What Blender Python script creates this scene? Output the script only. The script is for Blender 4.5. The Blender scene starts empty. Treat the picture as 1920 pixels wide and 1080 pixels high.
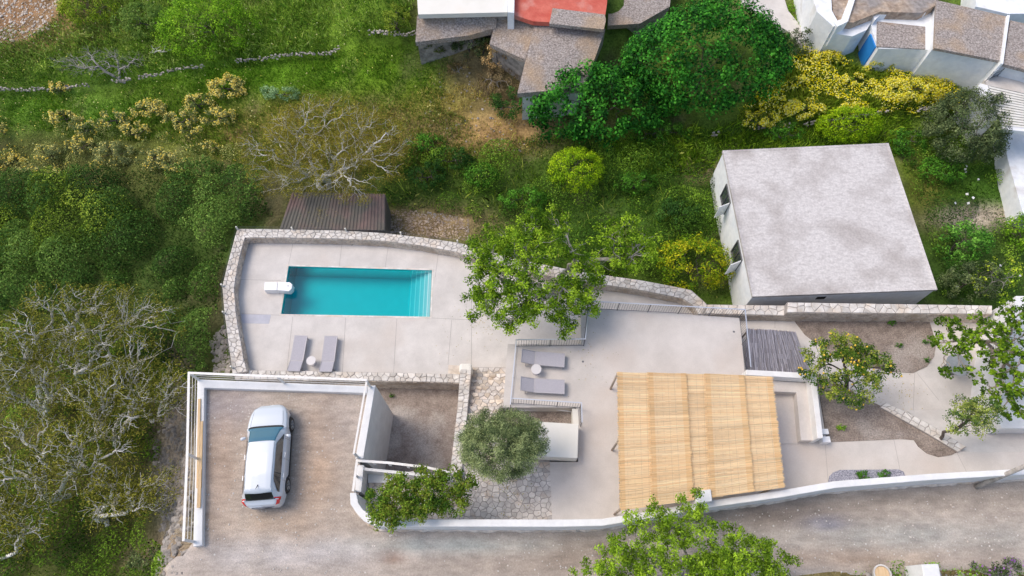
import bpy, math, random
import numpy as np
from mathutils import Vector, Matrix
from mathutils.geometry import tessellate_polygon

random.seed(7)
RNG = np.random.default_rng(11)
SC = bpy.context.scene
R = math.radians

# ------------------------------------------------------------------ camera, sky, sun, exposure
FPX, CAMZ, TILT = 1270.0, 28.5, R(25.1)
cam_d = bpy.data.cameras.new('camera')
cam = bpy.data.objects.new('camera', cam_d)
SC.collection.objects.link(cam)
cam_d.sensor_width = 36.0
cam_d.lens = FPX / 1920 * 36
cam_d.clip_start, cam_d.clip_end = 0.5, 1500
cam.location = (0, 0, CAMZ)
cam.rotation_euler = (TILT, 0, 0)
SC.camera = cam

SUN_EL, SUN_AZ = R(55), R(-72)          # azimuth from +Y (north), negative = towards the west
w = bpy.data.worlds.new('World')
SC.world = w
w.use_nodes = True
nt = w.node_tree
sky = nt.nodes.new('ShaderNodeTexSky')
sky.sky_type = 'NISHITA'
sky.sun_disc = False
sky.sun_elevation = SUN_EL
sky.sun_rotation = SUN_AZ
sky.dust_density = 3.0
sky.air_density = 1.0
nt.nodes['Background'].inputs[1].default_value = 0.15
nt.links.new(sky.outputs[0], nt.nodes['Background'].inputs[0])
sun_d = bpy.data.lights.new('sun', 'SUN')
sun_d.energy = 1.05
sun_d.angle = R(30)
sun_d.color = (1.0, 0.90, 0.78)
sun = bpy.data.objects.new('sun', sun_d)
sd = Vector((math.sin(SUN_AZ) * math.cos(SUN_EL), math.cos(SUN_AZ) * math.cos(SUN_EL), math.sin(SUN_EL)))
sun.rotation_euler = sd.to_track_quat('Z', 'Y').to_euler()
SC.collection.objects.link(sun)
SC.view_settings.view_transform = 'Standard'
SC.view_settings.look = 'None'
SC.view_settings.exposure = 0.50
SC.view_settings.gamma = 1.0
SC.view_settings.use_curve_mapping = False

# ------------------------------------------------------------------ pixel <-> place
CT, ST = math.cos(TILT), math.sin(TILT)

def ray(px, py):
    dx, dy = (px - 960) / FPX, (540 - py) / FPX
    return dx, dy * CT + ST, dy * ST - CT

def P(px, py, z):
    a, b, c = ray(px, py)
    t = (z - CAMZ) / c
    return (a * t, b * t, z)

def proj(X, Y, Z):
    h = CAMZ - Z
    dep = h * CT + Y * ST
    up = Y * CT - h * ST
    return 960 + FPX * X / dep, 540 - FPX * up / dep

def sstep(x):
    x = np.clip(x, 0, 1)
    return x * x * (3 - 2 * x)

def vnoise(x, y, seed=0):
    x = np.asarray(x, float); y = np.asarray(y, float)
    xi, yi = np.floor(x), np.floor(y)
    fx, fy = sstep(x - xi), sstep(y - yi)
    def h(a, b):
        v = np.sin(a * 127.1 + b * 311.7 + seed * 74.7) * 43758.5453
        return v - np.floor(v)
    return (h(xi, yi) * (1 - fx) + h(xi + 1, yi) * fx) * (1 - fy) + (h(xi, yi + 1) * (1 - fx) + h(xi + 1, yi + 1) * fx) * fy

def fbm(x, y, seed=0, n=3):
    s, a, t = 0, 1, 0
    for i in range(n):
        s = s + a * vnoise(x * 2 ** i, y * 2 ** i, seed + i * 9)
        t += a; a *= 0.5
    return s / t

# ------------------------------------------------------------------ terrain height
TERR_PX = [(-60, 168), (140, 165), (250, 150), (330, 132), (480, 112), (640, 90), (750, 76), (800, 74)]
TERR2_PX = [(1330, 255), (1400, 243), (1480, 236), (1560, 225), (1660, 212), (1760, 205), (1800, 203)]
TERR = TERR2 = None

def road_z(X):
    return np.interp(X, [-7.5, -1.0, 60], [0.0, -0.42, -0.42])

def TZ(X, Y, raw=False):
    X = np.asarray(X, float); Y = np.asarray(Y, float)
    z = -5.0 + 0.10 * np.clip(Y - 20, 0, 22) + 0.02 * np.clip(X, -20, 20)
    z = z - 0.14 * np.clip(-X - 14, 0, 18) + 2.6 * sstep((Y - 28.5) / 4.5) * sstep((9 - X) / 3) * sstep((X + 12) / 4)
    if raw: return z
    yt = np.interp(X, TERR[:, 0], TERR[:, 1])
    z = z + 0.55 * sstep((Y - yt) / 0.3) * sstep((0.0 - X) / 4 + 0.3)
    yt2 = np.interp(X, TERR2[:, 0], TERR2[:, 1])
    z = z + 0.6 * sstep((Y - yt2) / 0.4) * sstep((X - 9) / 2)
    z = z + 0.3 * (fbm(X * 0.45, Y * 0.45, 3) - 0.5) + 0.10 * (vnoise(X * 2.1, Y * 2.1, 5) - 0.5)
    z = z + 2.6 * np.exp(-((X + 14.4) / 1.4) ** 2) * sstep((12 - Y) / 3) 
    box = sstep((X + 12.6) / 0.6) * sstep((24 - X) / 2) * sstep((Y - 4) / 0.5) * sstep((17.2 - Y) / 1.2)
    east = sstep((X - 5) / 2) * sstep((Y - 12.4) / 1.0)
    z = z - 2.6 * box * (1 - east)
    t = sstep((4.2 - Y) / 2.6) * sstep((X + 15.6) / 2.4)
    return z * (1 - t) + (road_z(X) - 0.07) * t

def PT(px, py, h=0.0, raw=False):
    z = -4.0
    for _ in range(30):
        x, y, _z = P(px, py, z)
        z = 0.5 * z + 0.5 * (float(TZ(x, y, raw)) + h)
    return P(px, py, z)
TERR = np.array([PT(x, y, .35, True)[:2] for x, y in TERR_PX])
TERR2 = np.array([PT(x, y, .35, True)[:2] for x, y in TERR2_PX])

# ------------------------------------------------------------------ object helpers
def link(o, parent=None):
    SC.collection.objects.link(o)
    if parent is not None:
        o.parent = parent
    return o

def tag(o, label=None, cat=None, group=None, kind=None):
    if label: o['label'] = label
    if cat: o['category'] = cat
    if group: o['group'] = group
    if kind: o['kind'] = kind
    return o

def empty(name, loc, label, cat, group=None, rz=0.0):
    o = bpy.data.objects.new(name, None)
    o.location = loc
    o.rotation_euler = (0, 0, rz)
    o.empty_display_size = 0.2
    link(o)
    return tag(o, label, cat, group)

def mesh(name, vs, fs, mat, parent=None, smooth=False, world=True):
    me = bpy.data.meshes.new(name)
    if parent is not None and world:
        off = Vector(parent.location)
        rz = parent.rotation_euler[2]
        pp = parent.parent
        while pp is not None:
            off = off + Vector(pp.location); pp = pp.parent
        vs = [(Vector(v) - off) for v in vs]
        if rz:
            m = Matrix.Rotation(-rz, 3, 'Z')
            vs = [m @ v for v in vs]
    me.from_pydata([tuple(v) for v in vs], [], fs)
    if mat: me.materials.append(mat)
    if smooth:
        me.polygons.foreach_set('use_smooth', [True] * len(me.polygons))
    me.update()
    o = bpy.data.objects.new(name, me)
    return link(o, parent)

def box_geo(c, s, rz=0.0):
    cx, cy, cz = c; sx, sy, sz = s[0] / 2, s[1] / 2, s[2] / 2
    vs = []
    ca, sa = math.cos(rz), math.sin(rz)
    for z in (-sz, sz):
        for x, y in ((-sx, -sy), (sx, -sy), (sx, sy), (-sx, sy)):
            vs.append((cx + x * ca - y * sa, cy + x * sa + y * ca, cz + z))
    return vs, [(3, 2, 1, 0), (4, 5, 6, 7), (0, 1, 5, 4), (1, 2, 6, 5), (2, 3, 7, 6), (3, 0, 4, 7)]

class MB:
    def __init__(self):
        self.v = []; self.f = []
    def add(self, vs, fs):
        n = len(self.v)
        self.v += list(vs)
        self.f += [tuple(i + n for i in f) for f in fs]
        return self
    def box(self, c, s, rz=0.0):
        return self.add(*box_geo(c, s, rz))
    def tube(self, pts, rads, n=6, cap=True):
        pts = [Vector(p) for p in pts]
        base = len(self.v)
        prev = None
        for i, p in enumerate(pts):
            d = (pts[min(i + 1, len(pts) - 1)] - pts[max(i - 1, 0)])
            if d.length < 1e-6: d = Vector((0, 0, 1))
            d.normalize()
            ref = prev if prev is not None else (Vector((0, 0, 1)) if abs(d.z) < 0.9 else Vector((1, 0, 0)))
            a = ref - d * ref.dot(d)
            if a.length < 1e-4:
                a = d.orthogonal()
            a.normalize(); b = d.cross(a)
            prev = a
            r = rads[i] if hasattr(rads, '__len__') else rads
            for k in range(n):
                t = 2 * math.pi * k / n
                self.v.append(tuple(p + a * (r * math.cos(t)) + b * (r * math.sin(t))))
        for i in range(len(pts) - 1):
            for k in range(n):
                k2 = (k + 1) % n
                self.f.append((base + i * n + k, base + i * n + k2, base + (i + 1) * n + k2, base + (i + 1) * n + k))
        if cap:
            self.f.append(tuple(base + k for k in reversed(range(n))))
            self.f.append(tuple(base + (len(pts) - 1) * n + k for k in range(n)))
        return self
    def build(self, name, mat, parent=None, smooth=False, world=True):
        return mesh(name, self.v, self.f, mat, parent, smooth, world)

def poly_area(p):
    return 0.5 * sum(p[i][0] * p[(i + 1) % len(p)][1] - p[(i + 1) % len(p)][0] * p[i][1] for i in range(len(p)))

def prism_geo(poly, z0, z1=None):
    """poly: list of (x,y,ztop); extruded down to z0"""
    poly = [tuple(p) for p in poly]
    if poly_area(poly) < 0: poly = poly[::-1]
    n = len(poly)
    vs = poly + [(p[0], p[1], z0) for p in poly]
    tris = tessellate_polygon([[Vector((p[0], p[1], 0)) for p in poly]])
    fs = []
    for t in tris:
        a, b, c = t
        ar = (poly[b][0] - poly[a][0]) * (poly[c][1] - poly[a][1]) - (poly[c][0] - poly[a][0]) * (poly[b][1] - poly[a][1])
        fs.append((a, b, c) if ar > 0 else (c, b, a))
    for i in range(n):
        j = (i + 1) % n
        fs.append((i, i + n, j + n, j))
    return vs, fs

def PP(pxs, z):
    return [P(p[0], p[1], p[2] if len(p) > 2 else z) for p in pxs]

# ------------------------------------------------------------------ materials
def new_mat(name):
    m = bpy.data.materials.new(name)
    m.use_nodes = True
    return m, m.node_tree, m.node_tree.nodes['Principled BSDF']

def noise_mat(name, c1, c2, scale=2.0, rough=0.85, c3=None, scale3=0.4, bump=0.15, bscale=40, stretch=None, objrand=0.0, spec=0.3, metallic=0.0, fac=(0.35, 0.65), fine=0.0, f3=(0.5, 0.65)):
    m, t, b = new_mat(name)
    N, L = t.nodes, t.links
    tc = N.new('ShaderNodeTexCoord'); geo = N.new('ShaderNodeNewGeometry')
    vec = geo.outputs['Position']
    if stretch:
        mp = N.new('ShaderNodeMapping'); mp.inputs['Scale'].default_value = stretch
        L.new(vec, mp.inputs['Vector']); vec = mp.outputs[0]
    n1 = N.new('ShaderNodeTexNoise'); n1.inputs['Scale'].default_value = scale; n1.inputs['Detail'].default_value = 7; n1.inputs['Roughness'].default_value = 0.62
    L.new(vec, n1.inputs['Vector'])
    cr = N.new('ShaderNodeValToRGB')
    cr.color_ramp.elements[0].position, cr.color_ramp.elements[1].position = fac
    cr.color_ramp.elements[0].color = (*c1, 1); cr.color_ramp.elements[1].color = (*c2, 1)
    L.new(n1.outputs[0], cr.inputs[0])
    col = cr.outputs[0]
    if c3:
        n3 = N.new('ShaderNodeTexNoise'); n3.inputs['Scale'].default_value = scale3; n3.inputs['Detail'].default_value = 5
        L.new(geo.outputs['Position'], n3.inputs['Vector'])
        r3 = N.new('ShaderNodeMapRange'); r3.inputs[1].default_value, r3.inputs[2].default_value = f3
        L.new(n3.outputs[0], r3.inputs[0])
        mx = N.new('ShaderNodeMixRGB'); mx.inputs[2].default_value = (*c3, 1)
        L.new(r3.outputs[0], mx.inputs[0]); L.new(col, mx.inputs[1]); col = mx.outputs[0]
    if fine:
        nf = N.new('ShaderNodeTexNoise'); nf.inputs['Scale'].default_value = bscale * 0.6; nf.inputs['Detail'].default_value = 2
        L.new(geo.outputs['Position'], nf.inputs['Vector'])
        rf = N.new('ShaderNodeMapRange'); rf.inputs[1].default_value, rf.inputs[2].default_value = 0.3, 0.7
        rf.inputs[3].default_value, rf.inputs[4].default_value = 1 - fine, 1 + fine
        L.new(nf.outputs[0], rf.inputs[0])
        mu = N.new('ShaderNodeVectorMath'); mu.operation = 'SCALE'
        L.new(col, mu.inputs[0]); L.new(rf.outputs[0], mu.inputs['Scale']); col = mu.outputs[0]
    if objrand:
        oi = N.new('ShaderNodeObjectInfo')
        hs = N.new('ShaderNodeMapRange'); hs.inputs[3].default_value, hs.inputs[4].default_value = 1 - objrand, 1 + objrand * 0.6
        L.new(oi.outputs['Random'], hs.inputs[0])
        mu = N.new('ShaderNodeVectorMath'); mu.operation = 'SCALE'
        L.new(col, mu.inputs[0]); L.new(hs.outputs[0], mu.inputs['Scale']); col = mu.outputs[0]
    L.new(col, b.inputs['Base Color'])
    b.inputs['Roughness'].default_value = rough
    b.inputs['Specular IOR Level'].default_value = spec
    b.inputs['Metallic'].default_value = metallic
    if bump:
        nb = N.new('ShaderNodeTexNoise'); nb.inputs['Scale'].default_value = bscale; nb.inputs['Detail'].default_value = 4
        L.new(geo.outputs['Position'], nb.inputs['Vector'])
        bp = N.new('ShaderNodeBump'); bp.inputs['Strength'].default_value = bump; bp.inputs['Distance'].default_value = 0.03
        L.new(nb.outputs[0], bp.inputs['Height']); L.new(bp.outputs[0], b.inputs['Normal'])
    return m

def attr_mat(name, rough=0.8, transl=0.0, spec=0.25, bump=0.0, bscale=30, fine=0.0):
    m, t, b = new_mat(name)
    N, L = t.nodes, t.links
    at = N.new('ShaderNodeAttribute'); at.attribute_name = 'Col'
    col = at.outputs['Color']
    geo = N.new('ShaderNodeNewGeometry')
    if fine:
        for sc_, am in ((bscale, fine), (bscale * 0.18, fine * 0.7)):
            nf = N.new('ShaderNodeTexNoise'); nf.inputs['Scale'].default_value = sc_; nf.inputs['Detail'].default_value = 4
            L.new(geo.outputs['Position'], nf.inputs['Vector'])
            rf = N.new('ShaderNodeMapRange'); rf.inputs[1].default_value, rf.inputs[2].default_value = 0.3, 0.7
            rf.inputs[3].default_value, rf.inputs[4].default_value = 1 - am, 1 + am
            L.new(nf.outputs[0], rf.inputs[0])
            mu = N.new('ShaderNodeVectorMath'); mu.operation = 'SCALE'
            L.new(col, mu.inputs[0]); L.new(rf.outputs[0], mu.inputs['Scale']); col = mu.outputs[0]
    L.new(col, b.inputs['Base Color'])
    b.inputs['Roughness'].default_value = rough
    b.inputs['Specular IOR Level'].default_value = spec
    if transl:
        tr = N.new('ShaderNodeBsdfTranslucent'); L.new(col, tr.inputs[0])
        mx = N.new('ShaderNodeMixShader'); mx.inputs[0].default_value = transl
        L.new(b.outputs[0], mx.inputs[1]); L.new(tr.outputs[0], mx.inputs[2])
        L.new(mx.outputs[0], N['Material Output'].inputs[0])
    if bump:
        nb = N.new('ShaderNodeTexNoise'); nb.inputs['Scale'].default_value = bscale; nb.inputs['Detail'].default_value = 5
        L.new(geo.outputs['Position'], nb.inputs['Vector'])
        bp = N.new('ShaderNodeBump'); bp.inputs['Strength'].default_value = bump; bp.inputs['Distance'].default_value = 0.06
        L.new(nb.outputs[0], bp.inputs['Height']); L.new(bp.outputs[0], b.inputs['Normal'])
    return m

def plain(name, c, rough=0.5, metallic=0.0, spec=0.5, coat=0.0):
    m, t, b = new_mat(name)
    b.inputs['Base Color'].default_value = (*c, 1)
    b.inputs['Roughness'].default_value = rough
    b.inputs['Metallic'].default_value = metallic
    b.inputs['Specular IOR Level'].default_value = spec
    b.inputs['Coat Weight'].default_value = coat
    b.inputs['Coat Roughness'].default_value = 0.05
    return m

M = {}
M['leaf'] = attr_mat('foliage', 0.6, 0.32, 0.12)
M['flower'] = attr_mat('petals', 0.9, 0.25, 0.0)
M['ground'] = attr_mat('ground_earth', 0.95, 0, 0.1, 0.8, 9, 0.38)
M['straw'] = attr_mat('reed_straw', 0.6, 0.12, 0.3)
M['rock'] = noise_mat('field_stone', (0.22, 0.2, 0.18), (0.5, 0.45, 0.4), 3.0, bump=0.5, bscale=14, objrand=0.2)
M['deck'] = noise_mat('cast_cement', (0.56, 0.525, 0.49), (0.675, 0.635, 0.595), 0.9, c3=(0.56, 0.49, 0.43), scale3=0.35, f3=(0.55, 0.9), bump=0.05, bscale=30, fine=0.035)
M['terrace'] = noise_mat('terrace_cement', (0.545, 0.505, 0.468), (0.645, 0.60, 0.56), 0.8, c3=(0.55, 0.47, 0.41), scale3=0.3, f3=(0.5, 0.85), bump=0.05, bscale=30, fine=0.035)
M['joint'] = plain('joint_line', (0.34, 0.31, 0.29), 0.9)
M['mortar'] = noise_mat('lime_mortar', (0.30, 0.27, 0.25), (0.44, 0.40, 0.37), 6, bump=0.3, bscale=60)
M['stone'] = noise_mat('pale_limestone', (0.52, 0.48, 0.43), (0.78, 0.74, 0.69), 2.2, c3=(0.66, 0.54, 0.42), scale3=1.3, f3=(0.5, 0.75), bump=0.35, bscale=28, objrand=0.16)
M['stone_tan'] = noise_mat('tan_limestone', (0.54, 0.46, 0.38), (0.80, 0.71, 0.61), 2.5, c3=(0.5, 0.38, 0.27), scale3=1.5, f3=(0.5, 0.75), bump=0.4, bscale=28, objrand=0.22)
M['flag'] = noise_mat('flagstone', (0.50, 0.46, 0.43), (0.74, 0.69, 0.64), 2.0, c3=(0.58, 0.45, 0.34), scale3=1.5, f3=(0.55, 0.72), bump=0.25, bscale=30, objrand=0.2)
M['white'] = noise_mat('white_paint_plaster', (0.72, 0.71, 0.69), (0.82, 0.81, 0.79), 1.5, rough=0.7, c3=(0.66, 0.62, 0.57), scale3=0.9, f3=(0.62, 0.95), bump=0.08, bscale=18, fine=0.02)
M['whitewash'] = noise_mat('old_whitewash', (0.76, 0.79, 0.82), (0.86, 0.87, 0.87), 1.1, rough=0.85, c3=(0.5, 0.46, 0.42), scale3=0.8, f3=(0.6, 0.85), bump=0.4, bscale=6, fine=0.05)
M['cream'] = noise_mat('cream_render', (0.74, 0.71, 0.63), (0.80, 0.77, 0.70), 0.8, bump=0.04, bscale=20, c3=(0.72, 0.64, 0.52), scale3=0.8, f3=(0.6, 0.95))
M['roofgray'] = noise_mat('weathered_roof_screed', (0.47, 0.435, 0.415), (0.63, 0.595, 0.57), 4.5, c3=(0.42, 0.38, 0.355), scale3=0.55, f3=(0.47, 0.68), bump=0.3, bscale=16, stretch=(0.7, 1.4, 1), fac=(0.26, 0.56), fine=0.12)
M['roofold'] = noise_mat('old_lichen_concrete', (0.22, 0.185, 0.165), (0.44, 0.39, 0.355), 9.5, c3=(0.40, 0.29, 0.19), scale3=0.5, f3=(0.48, 0.7), bump=0.6, bscale=22, fac=(0.38, 0.62), fine=0.3)
M['roofred'] = noise_mat('red_roof_paint', (0.52, 0.10, 0.07), (0.62, 0.17, 0.12), 1.8, c3=(0.6, 0.36, 0.3), scale3=0.8, f3=(0.55, 0.8), bump=0.2, bscale=15, fine=0.06)
M['earthroof'] = noise_mat('earth_roof', (0.30, 0.22, 0.16), (0.52, 0.41, 0.31), 2.5, c3=(0.30, 0.27, 0.25), scale3=0.6, bump=0.9, bscale=8, fine=0.25)
M['soil'] = noise_mat('dry_soil', (0.19, 0.15, 0.125), (0.34, 0.28, 0.235), 2.4, c3=(0.38, 0.33, 0.29), scale3=0.5, bump=1.0, bscale=26, fine=0.32, fac=(0.3, 0.7))
M['steel'] = plain('galvanised_steel', (0.62, 0.64, 0.68), 0.35, 0.5)
M['darksteel'] = plain('grey_steel_bar', (0.17, 0.17, 0.18), 0.5, 0.5)
M['whitesteel'] = noise_mat('white_painted_steel', (0.74, 0.70, 0.64), (0.82, 0.80, 0.77), 5, rough=0.5, bump=0)
M['wood'] = noise_mat('pine_board', (0.62, 0.42, 0.22), (0.74, 0.54, 0.32), 3, stretch=(6, 0.6, 6), bump=0.1, bscale=20)
M['oldwood'] = noise_mat('weathered_pole', (0.30, 0.24, 0.19), (0.5, 0.42, 0.34), 4, bump=0.3, bscale=20)
M['bark'] = noise_mat('pale_bark', (0.26, 0.24, 0.21), (0.50, 0.46, 0.42), 5, bump=0.4, bscale=30)
M['barkw'] = noise_mat('silver_bark', (0.62, 0.59, 0.55), (0.88, 0.85, 0.80), 3, bump=0.4, bscale=30)
M['barkd'] = noise_mat('dark_bark', (0.07, 0.055, 0.045), (0.17, 0.14, 0.12), 5, bump=0.5, bscale=30)
M['rust'] = noise_mat('brown_sheet', (0.17, 0.11, 0.095), (0.25, 0.165, 0.145), 1.5, rough=0.7, c3=(0.13, 0.12, 0.10), scale3=0.6, f3=(0.36, 0.52), bump=0.1, objrand=0.08)
M['greyreed'] = attr_mat('grey_reed', 0.8)
M['fabric'] = noise_mat('taupe_sling', (0.40, 0.385, 0.42), (0.45, 0.43, 0.465), 20, rough=0.8, bump=0.1, bscale=200)
M['frame'] = plain('taupe_aluminium', (0.44, 0.42, 0.44), 0.45, 0.1)
M['stepdeck'] = plain('pale_pool_step', (0.36, 0.60, 0.64), 0.6)
M['tabletop'] = plain('pale_table_top', (0.66, 0.63, 0.62), 0.6)
M['plastic'] = plain('white_plastic', (0.82, 0.82, 0.83), 0.35)
M['black'] = plain('black_rubber', (0.02, 0.02, 0.02), 0.6)
M['blue'] = plain('blue_door_paint', (0.02, 0.22, 0.6), 0.6)
M['tiles'] = noise_mat('pale_sheet', (0.66, 0.63, 0.55), (0.76, 0.74, 0.68), 2, rough=0.6, bump=0)
M['gravelblue'] = noise_mat('grey_pebbles', (0.16, 0.16, 0.2), (0.48, 0.48, 0.55), 30, bump=1, bscale=40, fac=(0.4, 0.6))
M['pinkpatch'] = noise_mat('cement_patch', (0.44, 0.44, 0.49), (0.52, 0.52, 0.57), 2, bump=0.02)
M['carpaint'] = plain('white_car_paint', (0.60, 0.64, 0.68), 0.22, 0.0, 0.5, 1.0)
M['carglass'] = plain('car_glass', (0.012, 0.014, 0.018), 0.04, 0.0, 0.9, 0.3)
M['windscreen'] = plain('windscreen_glass', (0.03, 0.13, 0.19), 0.05, 0.0, 0.8, 0.6)
M['red'] = plain('red_lens', (0.65, 0.015, 0.015), 0.2, 0, 0.5, 0.8)
M['lamp'] = plain('clear_lens', (0.6, 0.62, 0.65), 0.1, 0.2, 0.7, 1)
M['alloy'] = plain('alloy_rim', (0.35, 0.36, 0.38), 0.35, 0.7)
M['glass'] = plain('window_pane', (0.05, 0.06, 0.07), 0.08, 0.0, 0.8)
M['dark'] = plain('dark_void', (0.03, 0.03, 0.03), 0.9)
M['poolpaint'] = noise_mat('pool_liner', (0.01, 0.62, 0.63), (0.015, 0.65, 0.66), 2, rough=0.6, bump=0)

def gravel_mat():
    m, t, b = new_mat('packed_gravel')
    N, L = t.nodes, t.links
    geo = N.new('ShaderNodeNewGeometry')
    at = N.new('ShaderNodeAttribute'); at.attribute_name = 'Col'
    col = at.outputs['Color']
    for sc_, am, st in ((55, 0.12, (1, 1, 1)), (14, 0.13, (1, 1, 1)), (3.2, 0.16, (0.5, 1.4, 1)), (0.8, 0.14, (1, 1, 1))):
        mp = N.new('ShaderNodeMapping'); mp.inputs['Scale'].default_value = st
        L.new(geo.outputs['Position'], mp.inputs[0])
        nf = N.new('ShaderNodeTexNoise'); nf.inputs['Scale'].default_value = sc_; nf.inputs['Detail'].default_value = 4
        L.new(mp.outputs[0], nf.inputs['Vector'])
        rf = N.new('ShaderNodeMapRange'); rf.inputs[1].default_value, rf.inputs[2].default_value = 0.3, 0.7
        rf.inputs[3].default_value, rf.inputs[4].default_value = 1 - am, 1 + am
        L.new(nf.outputs[0], rf.inputs[0])
        mu = N.new('ShaderNodeVectorMath'); mu.operation = 'SCALE'
        L.new(col, mu.inputs[0]); L.new(rf.outputs[0], mu.inputs['Scale']); col = mu.outputs[0]
    L.new(col, b.inputs['Base Color'])
    b.inputs['Roughness'].default_value = 0.95; b.inputs['Specular IOR Level'].default_value = 0.15
    nb = N.new('ShaderNodeTexNoise'); nb.inputs['Scale'].default_value = 24; nb.inputs['Detail'].default_value = 6
    L.new(geo.outputs['Position'], nb.inputs['Vector'])
    bp = N.new('ShaderNodeBump'); bp.inputs['Strength'].default_value = 0.8; bp.inputs['Distance'].default_value = 0.03
    L.new(nb.outputs[0], bp.inputs['Height']); L.new(bp.outputs[0], b.inputs['Normal'])
    return m
M['gravel'] = gravel_mat()

def water_mat():
    m, t, b = new_mat('pool_water')
    N, L = t.nodes, t.links
    N.remove(b)
    tr = N.new('ShaderNodeBsdfTransparent')
    gl = N.new('ShaderNodeBsdfGlossy'); gl.inputs['Roughness'].default_value = 0.03
    fr = N.new('ShaderNodeFresnel'); fr.inputs[0].default_value = 1.33
    nb = N.new('ShaderNodeTexNoise'); nb.inputs['Scale'].default_value = 3.5; nb.inputs['Detail'].default_value = 3
    bp = N.new('ShaderNodeBump'); bp.inputs['Strength'].default_value = 0.08; bp.inputs['Distance'].default_value = 0.05
    L.new(nb.outputs[0], bp.inputs['Height']); L.new(bp.outputs[0], gl.inputs['Normal'])
    mx = N.new('ShaderNodeMixShader')
    L.new(fr.outputs[0], mx.inputs[0]); L.new(tr.outputs[0], mx.inputs[1]); L.new(gl.outputs[0], mx.inputs[2])
    L.new(mx.outputs[0], N['Material Output'].inputs['Surface'])
    va = N.new('ShaderNodeVolumeAbsorption')
    va.inputs['Color'].default_value = (0.0, 0.925, 0.95, 1); va.inputs['Density'].default_value = 1.5
    L.new(va.outputs[0], N['Material Output'].inputs['Volume'])
    return m
M['water'] = water_mat()

# ------------------------------------------------------------------ fast quad clouds (leaves)
def quads_obj(name, V, C, mat, parent=None, world=True):
    """V (n,4,3), C (n,3)"""
    n = len(V)
    if parent is not None and world:
        V = V - np.array(parent.location)[None, None, :]
    me = bpy.data.meshes.new(name)
    me.vertices.add(n * 4); me.loops.add(n * 4); me.polygons.add(n)
    me.vertices.foreach_set('co', V.astype(np.float32).reshape(-1))
    me.loops.foreach_set('vertex_index', np.arange(n * 4, dtype=np.int32))
    me.polygons.foreach_set('loop_start', np.arange(0, n * 4, 4, dtype=np.int32))
    at = me.attributes.new('Col', 'FLOAT_COLOR', 'POINT')
    col = np.ones((n, 4, 4), np.float32)
    col[:, :, :3] = np.clip(C, 0.003, 0.95)[:, None, :]
    at.data.foreach_set('color', col.reshape(-1))
    me.materials.append(mat)
    me.update()
    o = bpy.data.objects.new(name, me)
    return link(o, parent)

def norm(a):
    return a / np.maximum(np.linalg.norm(a, axis=-1, keepdims=True), 1e-6)

def leaf_quads(c, out, size, aspect=0.5, rand=0.9, fold=0.15):
    n = len(c)
    nr = norm(out + rand * RNG.normal(size=(n, 3)))
    t = norm(np.cross(nr, RNG.normal(size=(n, 3))))
    b = np.cross(nr, t)
    s = np.broadcast_to(np.asarray(size, float), (n,)) * RNG.uniform(0.65, 1.3, n)
    s = s[:, None]
    V = np.stack([c - t * s * 0.5, c - b * s * 0.5 * aspect + nr * s * fold, c + t * s * 0.5, c + b * s * 0.5 * aspect + nr * s * fold], 1)
    return V

LEAFK = 1.0
def palette(n, cols, jitter=0.18, clump=None):
    cols = np.array(cols, float) * LEAFK
    if clump is None:
        k = RNG.random(n) * (len(cols) - 1)
    else:
        k = np.clip(clump + 0.22 * RNG.normal(size=n), 0, 0.999) * (len(cols) - 1)
    i = np.clip(k.astype(int), 0, len(cols) - 2); f = (k - i)[:, None]
    c = cols[i] * (1 - f) + cols[i + 1] * f
    if LEAFK != 1.0: c = c * np.array([1.08, 1.06, 0.72])
    return c * (1 + jitter * RNG.normal(size=(n, 1)))

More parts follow.
